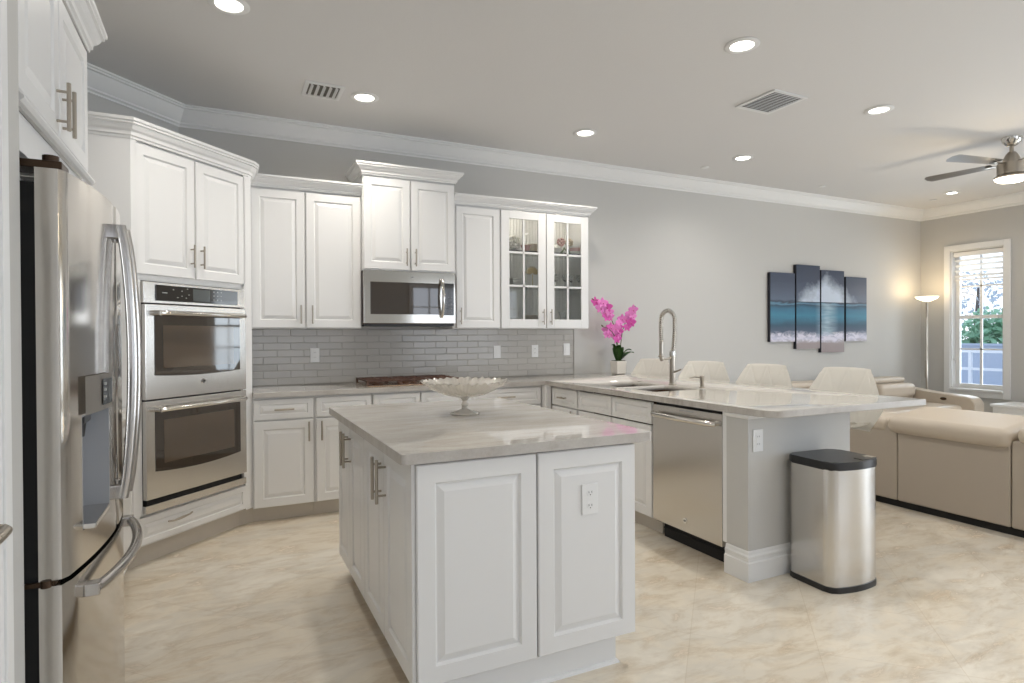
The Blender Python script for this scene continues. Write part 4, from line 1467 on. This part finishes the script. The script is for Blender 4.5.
# ------------------------------------------------------------------ bar stools
def quilt(u, v, nx, nz_):
    # distance to a triangle lattice, returns groove depth 0..1
    a, b_ = u * nx, v * nz_
    d = 9
    for q in (a + b_ * .5, a - b_ * .5):
        d = min(d, abs((q + .5) % 1 - .5))
    d = min(d, abs((b_ + .5) % 1 - .5) * .8)
    return max(0, 1 - d / .055)
def stool_proto():
    r_ = thing('bar_stool', '', 'stool', (0, 0, 0), 0, 'ivory quilted stools behind the peninsula')
    # sitter faces -x; back at +x
    s = MB(); s.lathe([(0, 0), (.205, 0), (.205, .008), (.19, .014), (.06, .022), (.035, .03), (0, .03)], 40); s.build('base_disc', M['chrome'], r_)
    s = MB(); s.tube([(0, 0, .03), (0, 0, .35)], .028, 20); s.tube([(0, 0, .35), (0, 0, .635)], .018, 16); s.build('column', M['chrome'], r_)
    s = MB(); s.tube([(-.02, 0, .30), (-.06, .09, .30), (-.15, .11, .30), (-.19, .06, .30), (-.19, -.06, .30), (-.15, -.11, .30), (-.06, -.09, .30)], .010, 10, closed=True); s.build('footrest', M['chrome'], r_)
    def seat(u, v):
        x = -.21 + .40 * u
        w_ = .215 - .05 * max(0, (.25 - u)) * 2
        y = (v - .5) * 2 * w_
        z = .705 - .020 * math.sin(PI * u) + .022 * (abs(v - .5) * 2) ** 4 - .028 * max(0, 1 - u / .15) ** 2
        z -= .006 * quilt(u, v, 4, 4)
        return (x, y, z)
    s = MB(); s.grid(seat, 40, 40); s.solidify(-.065); s.build('seat', M['stool'], r_, smooth=70, wn_=False)
    s = MB(); s.lathe([(0, .615), (.10, .615), (.11, .64), (0, .645)], 24); s.build('mount_plate', M['chrome'], r_)
    def back(u, v):
        t = v
        if t < .36:
            w_ = .215 + .09 * t / .36
        else:
            w_ = .305 - .135 * ((t - .36) / .64)
        sx = (u - .5) * 2
        y = sx * w_
        bx = .185 + .05 * t + .03 * (1 - (1 - t) ** 2)
        x = bx - .055 * abs(sx * w_ / .285) ** 2.0
        z = .66 + .415 * t - .008 * abs(sx) ** 3 * (t > .9)
        g_ = quilt(y / .57 + .5, t, 4.0, 2.0)
        return (x - .0032 * (1 - g_) + .0, y, z)
    s = MB(); s.grid(back, 72, 56); s.solidify(-.045)
    bmesh.ops.remove_doubles(s.bm, verts=s.bm.verts[:], dist=1e-5)
    s.build('backrest', M['stool'], r_, smooth=70, wn_=False)
    return r_
p = stool_proto()
spots = [(3.69, 2.77, .05, 'ivory quilted bar stool at the near end of the peninsula, closest to the sofa'),
         (3.62, 3.38, .12, 'ivory quilted bar stool left of the nearest one, below the seascape canvases'),
         (3.61, 3.98, .30, 'ivory quilted bar stool directly behind the soap pump'),
         (3.58, 4.67, .22, 'ivory quilted bar stool partly behind the faucet, closest to the back wall')]
for i, (x, y, rz, lab) in enumerate(spots):
    if i == 0:
        p.location = (x, y, 0); p.rotation_euler = (0, 0, rz); p['label'] = lab
    else:
        copy_tree(p, (x, y, 0), rz, lab)

# ------------------------------------------------------------------ sectional sofa
def sofa():
    r_ = thing('sectional_sofa', 'cream leather L-shaped reclining sectional sofa seen from behind', 'sofa', (5.2, 3.0, 0))
    XB = 4.57
    def cushion(name, x0, x1, y0, y1, z0, z1, bev=.05, m_='leather', rot=None, seg=5):
        s = MB()
        cx_, cy_, cz = (x0 + x1) / 2, (y0 + y1) / 2, (z0 + z1) / 2
        s.box(x0 - cx_, x1 - cx_, y0 - cy_, y1 - cy_, z0 - cz, z1 - cz, bev, seg)
        if rot:
            s.xf(rot)
        s.xf(Matrix.Translation((cx_, cy_, cz)))
        return s.build(name, M[m_], r_, True, smooth=60)
    s = MB(); s.box(XB + .03, 5.5, 1.36, 4.95, 0, .05); s.box(5.5, 8.0, 4.15, 4.95, 0, .05); s.build('base', M['matte_black'], r_, True, smooth=0)
    mods = [(1.34, 2.098), (2.102, 2.824), (2.828, 3.55), (3.554, 4.98)]
    for i, (a, b_) in enumerate(mods):
        cushion('back_panel', XB, XB + .14, a, b_, .052, .615, .012, 'leather_panel', seg=2)
        cushion('backrest', XB + .14, XB + .40, a + .004, b_ - .004, .30, .66 if i != 1 else .66, .05)
        if i < 3:
            cushion('seat_cushion', XB + .38, XB + 1.0, a + .003, b_ - .003, .22, .46, .05)
    # headrests folded over the back
    ry = Matrix.Rotation(math.radians(-7), 4, 'Y')
    cushion('headrest', 4.515, 5.02, 2.09, 2.885, .585, .715, .055, rot=ry)
    cushion('headrest', 4.53, 4.98, 1.36, 2.06, .615, .72, .045, rot=Matrix.Rotation(math.radians(-3), 4, 'Y'))
    cushion('headrest', 4.56, 4.95, 2.89, 3.56, .55, .665, .045)
    cushion('seat_cushion', 5.57, 7.97, 4.14, 4.72, .22, .45, .05)
    cushion('seat_cushion', XB + .4, 5.56, 3.56, 4.72, .22, .45, .05)
    for a, b_ in ((4.98, 5.72), (5.73, 6.47), (6.48, 7.22), (7.23, 7.97)):
        cushion('backrest', a, b_, 4.70, 5.02, .30, .66, .06)
        cushion('headrest', a + .02, b_ - .02, 4.66, 4.93, .50, .68, .06)
        cushion('headrest_top', a + .03, b_ - .06, 4.78, 5.0, .68, .75, .03)
    cushion('back_panel', 4.72, 8.15, 5.0, 5.12, .052, .60, .012, 'leather_panel', seg=2)
    # arm at the right-hand end with recliner button
    s = MB()
    prof = [(4.02, .08), (4.02, .47), (4.06, .535), (4.15, .555), (4.5, .57), (4.85, .61), (5.08, .64), (5.08, .08)]
    s.prism(prof, -.10, .10, .025, 4)
    s.xf(Matrix(((0, 0, 1, 8.08), (1, 0, 0, 0), (0, 1, 0, 0), (0, 0, 0, 1))))
    arm = s.build('arm', M['leather'], r_, True, smooth=60)
    s = MB(); s.lathe([(0, 0), (.038, 0), (.036, .006), (.02, .008), (0, .006)], 20)
    s.xf(Matrix.Translation((7.979, 4.37, .505)) @ Matrix.Rotation(-PI / 2, 4, 'Y') @ Matrix.Scale(.5, 4, (1, 0, 0)))
    s.build('recliner_button', M['button_dark'], arm, True)
sofa()

# white bench below the window
def bench():
    r_ = thing('white_storage_bench', 'low white box-shaped bench by the window wall at right edge', 'bench', (8.5, 3.62, 0))
    s = MB(); s.box(-.24, .24, -.36, .36, .06, .43, .006); s.build('body', M['trim'], r_)
    s = MB(); s.box(-.26, .26, -.38, .38, .43, .465, .008); s.build('top', M['trim'], r_)
    s = MB(); s.box(-.244, -.238, -.3, .3, .12, .37, .002); s.build('panel', M['trim'], r_)
    for x in (-.2, .2):
        for y in (-.32, .32):
            s = MB(); s.box(x - .02, x + .02, y - .02, y + .02, 0, .06); s.build('leg', M['trim'], r_)
bench()

# ------------------------------------------------------------------ canvases
def canvases():
    rows = [(5.90, 6.325, 1.215, 2.045, 'leftmost narrow seascape canvas with dark sky over turquoise sea'),
            (6.345, 6.775, 1.125, 2.155, 'tall second seascape canvas from the left, hanging highest'),
            (6.795, 7.235, 1.075, 2.108, 'tall third seascape canvas with bright cloud, reaching lowest'),
            (7.265, 7.685, 1.212, 2.040, 'rightmost narrow seascape canvas nearest the window')]
    for x0, x1, z0, z1, lab in rows:
        x0, x1 = x0 * .9938, x1 * .9928
        r_ = thing('canvas_painting', lab, 'painting', ((x0 + x1) / 2, BACK, (z0 + z1) / 2), 0, 'four-panel seascape on the back wall')
        s = MB(); s.box(x0, x1, BACK - .045, BACK - .003, z0, z1); s.build('stretcher_frame', M['canvas_side'], r_, True, smooth=0)
        s = MB(); s.box(x0, x1, BACK - .0465, BACK - .0448, z0, z1); s.build('painted_canvas', M['sea'], r_, True, smooth=0)
canvases()

# ------------------------------------------------------------------ floor lamp
def floor_lamp():
    r_ = thing('floor_lamp', 'lit torchiere floor lamp with side reading arm in the corner', 'lamp', (8.50, 4.86, 0))
    s = MB(); s.lathe([(0, 0), (.14, 0), (.14, .02), (.02, .03), (0, .03)], 32); s.build('base', M['steel'], r_)
    s = MB(); s.tube([(0, 0, .03), (0, 0, 1.75)], .013, 14); s.build('pole', M['nickel'], r_)
    s = MB(); s.lathe([(0.012, 1.735), (.05, 1.745), (.11, 1.772), (.135, 1.80), (.138, 1.80), (.112, 1.768), (.05, 1.738), (.012, 1.728)], 36); s.build('shade', M['torch'], r_)
    s = MB(); s.tube([(0, 0, 1.52), (-.06, -.03, 1.52), (-.085, -.04, 1.48), (-.085, -.04, 1.15), (-.085, -.04, .95)], .007, 10)
    s.tube([(-.085, -.04, .95), (-.085, -.04, .72)], [.016, .02], 12)
    s.build('reading_arm', M['nickel'], r_)
    l_ = bpy.data.lights.new('torchiere_bulb', 'POINT'); l_.energy = 4.5; l_.color = (1, .74, .42); l_.shadow_soft_size = .1
    o = bpy.data.objects.new('torchiere_bulb', l_); COL.objects.link(o); o.parent = r_; o.location = (0, 0, 1.84)
floor_lamp()

# ------------------------------------------------------------------ ceiling fan
def fan():
    cx_, cy_ = 6.25, 2.868
    r_ = thing('ceiling_fan', 'brushed nickel ceiling fan with a lit round lamp at right edge', 'fan', (cx_, cy_, 0))
    s = MB(); s.lathe([(0, CEIL - .001), (.075, CEIL - .001), (.07, 2.985), (.045, 2.955), (.03, 2.945), (0, 2.945)], 32); s.build('canopy', M['steel_polish'], r_)
    s = MB(); s.tube([(0, 0, 2.95), (0, 0, 2.87)], .016, 14); s.build('downrod', M['nickel'], r_)
    s = MB(); s.lathe([(0, 2.895), (.028, 2.893), (.045, 2.87), (.065, 2.825), (.068, 2.81), (.095, 2.805), (.105, 2.79), (.105, 2.70), (.115, 2.69), (.128, 2.678), (.128, 2.668), (0, 2.668)], 40); s.build('motor_housing', M['nickel'], r_)
    s = MB(); s.lathe([(.122, 2.670), (.118, 2.655), (.09, 2.638), (.04, 2.630), (0, 2.628)], 36); s.build('light_lens', M['fan_lamp'], r_)
    for k in range(5):
        a = math.radians(96 + 72 * k)
        s = MB()
        def bf(u, v):
            r0 = .14 + .54 * u
            w_ = (.045 + .020 * u) * (1 if u < .9 else math.sqrt(max(0.0, 1 - ((u - .9) / .1) ** 2)) * .6 + .4)
            return (r0, (v - .5) * 2 * w_, 2.800 + (v - .5) * 2 * w_ * .22)
        s.grid(bf, 20, 4).solidify(.006)
        s.xf(Matrix.Rotation(a, 4, 'Z'))
        b_ = s.build('blade', M['blade'], r_)
        s = MB(); s.box(.09, .19, -.02, .02, 2.790, 2.797, .002); s.xf(Matrix.Rotation(a, 4, 'Z')); s.build('blade_bracket', M['nickel'], b_)
    l_ = bpy.data.lights.new('fan_bulb', 'POINT'); l_.energy = 14; l_.color = (1, .84, .62); l_.shadow_soft_size = .1
    o = bpy.data.objects.new('fan_bulb', l_); COL.objects.link(o); o.parent = r_; o.location = (0, 0, 2.56)
fan()

# ------------------------------------------------------------------ ceiling lights and vents
def downlight(x, y, label, power=30, sq=False, col=(1, .94, .85)):
    r_ = thing('recessed_downlight', label, 'ceiling light', (x, y, CEIL), 0, 'recessed ceiling downlights')
    s = MB()
    if sq:
        prof = [(.055, -.001), (.085, -.001), (.087, -.006), (.055, -.010)]
    else:
        prof = [(.066, -.001), (.098, -.001), (.100, -.004), (.092, -.009), (.070, -.010), (.066, -.006)]
    s.lathe(prof + [prof[0]], 40); s.build('trim_ring', M['trim'], r_)
    s = MB(); s.lathe([(0, -.0035), (.066, -.0035), (.066, -.001), (0, -.001)], 36); s.build('lens', M['lamp'], r_)
    l_ = bpy.data.lights.new('downlight_beam', 'SPOT'); l_.energy = power * LAMP; l_.color = col; l_.shadow_soft_size = .06
    l_.spot_size = math.radians(150); l_.spot_blend = 1.0
    o = bpy.data.objects.new('downlight_beam', l_); COL.objects.link(o); o.parent = r_; o.location = (0, 0, -.03)
downlight(.046, 3.43, 'round lit ceiling downlight cut off by the top edge, above the refrigerator aisle', 42)
downlight(.932, 4.351, 'round lit ceiling downlight beside the small slotted vent above the wall cabinets', 42)
downlight(2.78, 4.327, 'round lit ceiling downlight above the glass-door cabinet and sink corner', 42)
downlight(2.784, 2.629, 'round lit ceiling downlight nearest the camera, left of the large vent', 42)
downlight(4.533, 2.939, 'round lit ceiling downlight between the large vent and the ceiling fan', 32, col=(1, .96, .92))
downlight(4.558, 4.296, 'round lit ceiling downlight just below the large vent, towards the back wall', 32, col=(1, .96, .92))
downlight(8.016, 4.293, 'small far ceiling downlight below the fan blades, near the window wall', 14, True, col=(1, .96, .92))
for x, y, pw in ((.95, 1.2, 20), (2.8, .6, 34), (.95, -1.2, 12), (4.6, .6, 40), (7.4, .4, 40)):  # extra lamps outside the view, added to brighten the room
    downlight(x, y, 'unseen round ceiling downlight added out of view to light the room', pw)

def vent(label, cx_, cy_, w_, h_, n_, dark):
    r_ = thing('ceiling_vent', label, 'vent', (cx_, cy_, CEIL), 0, None)
    s = MB()
    f = .028
    for a in ((-w_ / 2, -w_ / 2 + f, -h_ / 2, h_ / 2), (w_ / 2 - f, w_ / 2, -h_ / 2, h_ / 2), (-w_ / 2 + f, w_ / 2 - f, -h_ / 2, -h_ / 2 + f), (-w_ / 2 + f, w_ / 2 - f, h_ / 2 - f, h_ / 2)):
        s.box(*a, -.010, -.001, .002)
    s.build('frame', M['trim'], r_)
    s = MB(); s.box(-w_ / 2 + f, w_ / 2 - f, -h_ / 2 + f, h_ / 2 - f, -.003, -.0012); s.build('duct_opening', M['vent_dark'], r_, smooth=0)
    for k in range(n_):
        s = MB()
        if dark:
            x = -w_ / 2 + f + (w_ - 2 * f) * (k + .5) / n_
            s.box(-.010, .010, -h_ / 2 + f, h_ / 2 - f, -.0012, .0012); s.xf(Matrix.Translation((x, 0, -.012)) @ Matrix.Rotation(.75, 4, 'Y'))
        else:
            y = -h_ / 2 + f + (h_ - 2 * f) * (k + .5) / n_
            s.box(-w_ / 2 + f, w_ / 2 - f, -.0105, .0105, -.001, .001); s.xf(Matrix.Translation((0, y, -.010)) @ Matrix.Rotation(.4, 4, 'X'))
        s.build('louver', M['trim'], r_, smooth=0)
vent('small square white ceiling vent with five slots left of a downlight', .645, 4.355, .26, .26, 5, True)
vent('larger rectangular white ceiling vent with fine louvers above the peninsula', 3.655, 3.18, .34, .36, 14, False)
for x, y, lab in ((4.462, 4.704, 'small round white ceiling disc above the start of the bare back wall'), (6.272, 4.739, 'small round white ceiling disc above the seascape canvases'), (8.24, 4.637, 'small round white ceiling disc in the far corner near the lamp')):
    s = MB(); s.lathe([(0, CEIL - .001), (.04, CEIL - .001), (.038, CEIL - .008), (.012, CEIL - .012), (0, CEIL - .012)], 24, (x, y, 0)); tag(s.build('sprinkler_cover', M['trim']), lab, 'sprinkler cover', 'ceiling sprinkler covers')

# ------------------------------------------------------------------ china in the glass cabinet
def china():
    S1, S2, S3 = 1.3905, 1.7535, 2.0735     # shelf tops
    Y = 4.97
    def lathed(name, label, cat, x, y, z, prof, mtl, parts=None, n=28):
        r_ = thing(name, label, cat, (x, y, z))
        s = MB(); s.lathe(prof, n); s.build('body', mtl, r_)
        return r_
    # top left
    r_ = thing('coral_ornament', 'large knobbly white coral ball at the left of the top glass shelf', 'ornament', (2.405, Y, S3))
    rnd = random.Random(2)
    s = MB()
    s.lathe([(0, 0), (.04, 0), (.045, .01), (.03, .02), (0, .02)], 20)
    for _ in range(70):
        d = Vector((rnd.gauss(0, 1), rnd.gauss(0, 1), rnd.gauss(0, 1))).normalized()
        c = Vector((0, 0, .085)) + d * .06
        s.lathe([(0, -.018), (.013, -.012), (.018, 0), (.013, .012), (0, .018)], 8, c)
    s.build('coral', M['ceramic'], r_)
    lathed('small_bowl', 'small pinkish bowl in front of the coral ball', 'bowl', 2.49, 4.88, S3, [(0, 0), (.03, 0), (.035, .02), (.048, .05), (.044, .05), (.03, .02), (0, .008)], M['pinkish'])
    r_ = lathed('tea_cup', 'beige cup alone at the right of the left door top shelf', 'cup', 2.60, 4.95, S3, [(0, 0), (.03, 0), (.045, .02), (.052, .075), (.048, .075), (.04, .02), (0, .01)], M['cream_ceramic'])
    s = MB(); s.tube([(.046, 0, .06), (.075, 0, .055), (.075, 0, .03), (.042, 0, .022)], .005, 8); s.build('handle', M['cream_ceramic'], r_)
    # top right
    r_ = lathed('tea_pot', 'small white teapot at the left of the right door top shelf', 'teapot', 2.835, 4.93, S3, [(0, 0), (.03, 0), (.05, .025), (.052, .05), (.03, .072), (.02, .076), (.01, .088), (0, .09)], M['ceramic'])
    s = MB(); s.tube([(.045, 0, .03), (.07, 0, .045), (.08, 0, .07)], [.010, .008, .005], 8); s.build('spout', M['ceramic'], r_)
    s = MB(); s.tube([(-.045, 0, .06), (-.075, 0, .055), (-.07, 0, .025), (-.045, 0, .025)], .005, 8); s.build('handle', M['ceramic'], r_)
    for x, y, lab, mm in ((2.925, 4.99, 'mauve flower ball on green leaves in the right glass door top', M['pinkish']), (3.02, 5.00, 'brownish flower ball at the right rear of the top glass shelf', M['cream_ceramic'])):
        r_ = thing('flower_ornament', lab, 'ornament', (x, y, S3))
        s = MB()
        for k in range(5):
            a = k * 1.256
            s.tube([(0, 0, 0), (.02 * math.cos(a), .02 * math.sin(a), .05), (.045 * math.cos(a), .045 * math.sin(a), .07)], [.008, .012, .003], 6)
        s.build('leaves', M['sage'], r_)
        s = MB(); s.tube([(0, 0, 0), (0, 0, .1)], .004, 6)
        for k in range(40):
            d = Vector((rnd.gauss(0, 1), rnd.gauss(0, 1), rnd.gauss(0, 1))).normalized()
            s.lathe([(0, -.012), (.012, 0), (0, .012)], 6, Vector((0, 0, .125)) + d * .034)
        s.build('blossom', mm, r_)
    r_ = lathed('tea_cup', 'cup with pink pattern at the right of the top glass shelf', 'cup', 3.035, 4.91, S3, [(0, 0), (.03, 0), (.05, .02), (.057, .075), (.053, .075), (.045, .02), (0, .01)], M['ceramic'])
    s = MB(); s.lathe([(.0525, .03), (.0545, .035), (.0568, .06), (.055, .06)], 24); s.build('painted_band', M['pinkish'], r_)
    # middle
    for k in range(4):
        s = MB(); s.box(-.055, .055, -.05, .05, 0, .018, .004)
        o = tag(s.build('square_dish', M['ceramic']), ['lowest', 'second', 'third', 'topmost'][k] + ' white square dish in the stack on the middle left shelf', 'dish', 'square dishes on the middle glass shelf')
        o.location = (2.415, 4.93, S2 + k * .0195)
    r_ = thing('gold_leaf_ornament', 'golden leaf spray ornament on the middle shelf of the left glass door', 'ornament', (2.585, 4.93, S2))
    s = MB(); s.lathe([(0, 0), (.03, 0), (.03, .01), (.004, .014), (.004, .12), (0, .12)], 16)
    for k in range(11):
        a = math.radians(-80 + 16 * k + 90)
        c, d = Vector((0, 0, .12)), Vector((math.cos(a), 0, math.sin(a)))
        s.tube([c + d * .01, c + d * .04, c + d * .075], [.004, .012, .002], 6)
    s.build('spray', M['gold'], r_)
    gl = [(0, 0), (.028, 0), (.029, .003), (.005, .008), (.004, .055), (.02, .07), (.031, .095), (.029, .125), (.027, .125), (.029, .095), (.018, .072), (0, .062)]
    first = None
    for x, y, lab in ((2.83, 4.93, 'clear stemmed glass, leftmost on the middle shelf of the right glass door'), (2.915, 4.90, 'clear stemmed glass, second from left on the middle right shelf'), (3.0, 4.93, 'clear stemmed glass, third from left on the middle right shelf'), (3.07, 4.90, 'clear stemmed glass, rightmost on the middle right shelf')):
        if first is None:
            s = MB(); s.lathe(gl, 24); first = s.build('stemmed_glass', M['goblet']); o = first
        else:
            o = first.copy(); COL.objects.link(o)
        tag(o, lab, 'glass', 'stemmed glasses in the glass cabinet'); o.location = (x, y, S2)
    # bottom
    bw = [(0, 0), (.035, 0), (.045, .008), (.068, .035), (.066, .037), (.042, .012), (0, .008)]
    first = None
    for k in range(4):
        if first is None:
            s = MB(); s.lathe(bw, 32); first = s.build('china_bowl', M['ceramic']); o = first
        else:
            o = first.copy(); COL.objects.link(o)
        tag(o, ['bottom', 'second', 'third', 'top'][k] + ' white bowl of the stack on the lowest left shelf', 'bowl', 'stacked bowls in the glass cabinet'); o.location = (2.43, 4.94, S1 + k * .014)
    pl = [(0, 0), (.05, 0), (.06, .004), (.082, .012), (.081, .015), (.058, .008), (0, .005)]
    first = None
    for k in range(9):
        if first is None:
            s = MB(); s.lathe(pl, 32); first = s.build('china_plate', M['cream_ceramic']); o = first
        else:
            o = first.copy(); COL.objects.link(o)
        tag(o, 'beige plate, number %s from below in the stack on the lowest shelf' % ['one', 'two', 'three', 'four', 'five', 'six', 'seven', 'eight', 'nine'][k], 'plate', 'stacked plates in the glass cabinet'); o.location = (2.60, 4.95, S1 + k * .011)
    lathed('glass_vase', 'clear glass vase on the lowest shelf behind the right glass door', 'vase', 2.93, 4.96, S1, [(0, 0), (.035, 0), (.04, .02), (.03, .08), (.045, .14), (.042, .14), (.027, .08), (.036, .02), (0, .008)], M['goblet'])
china()
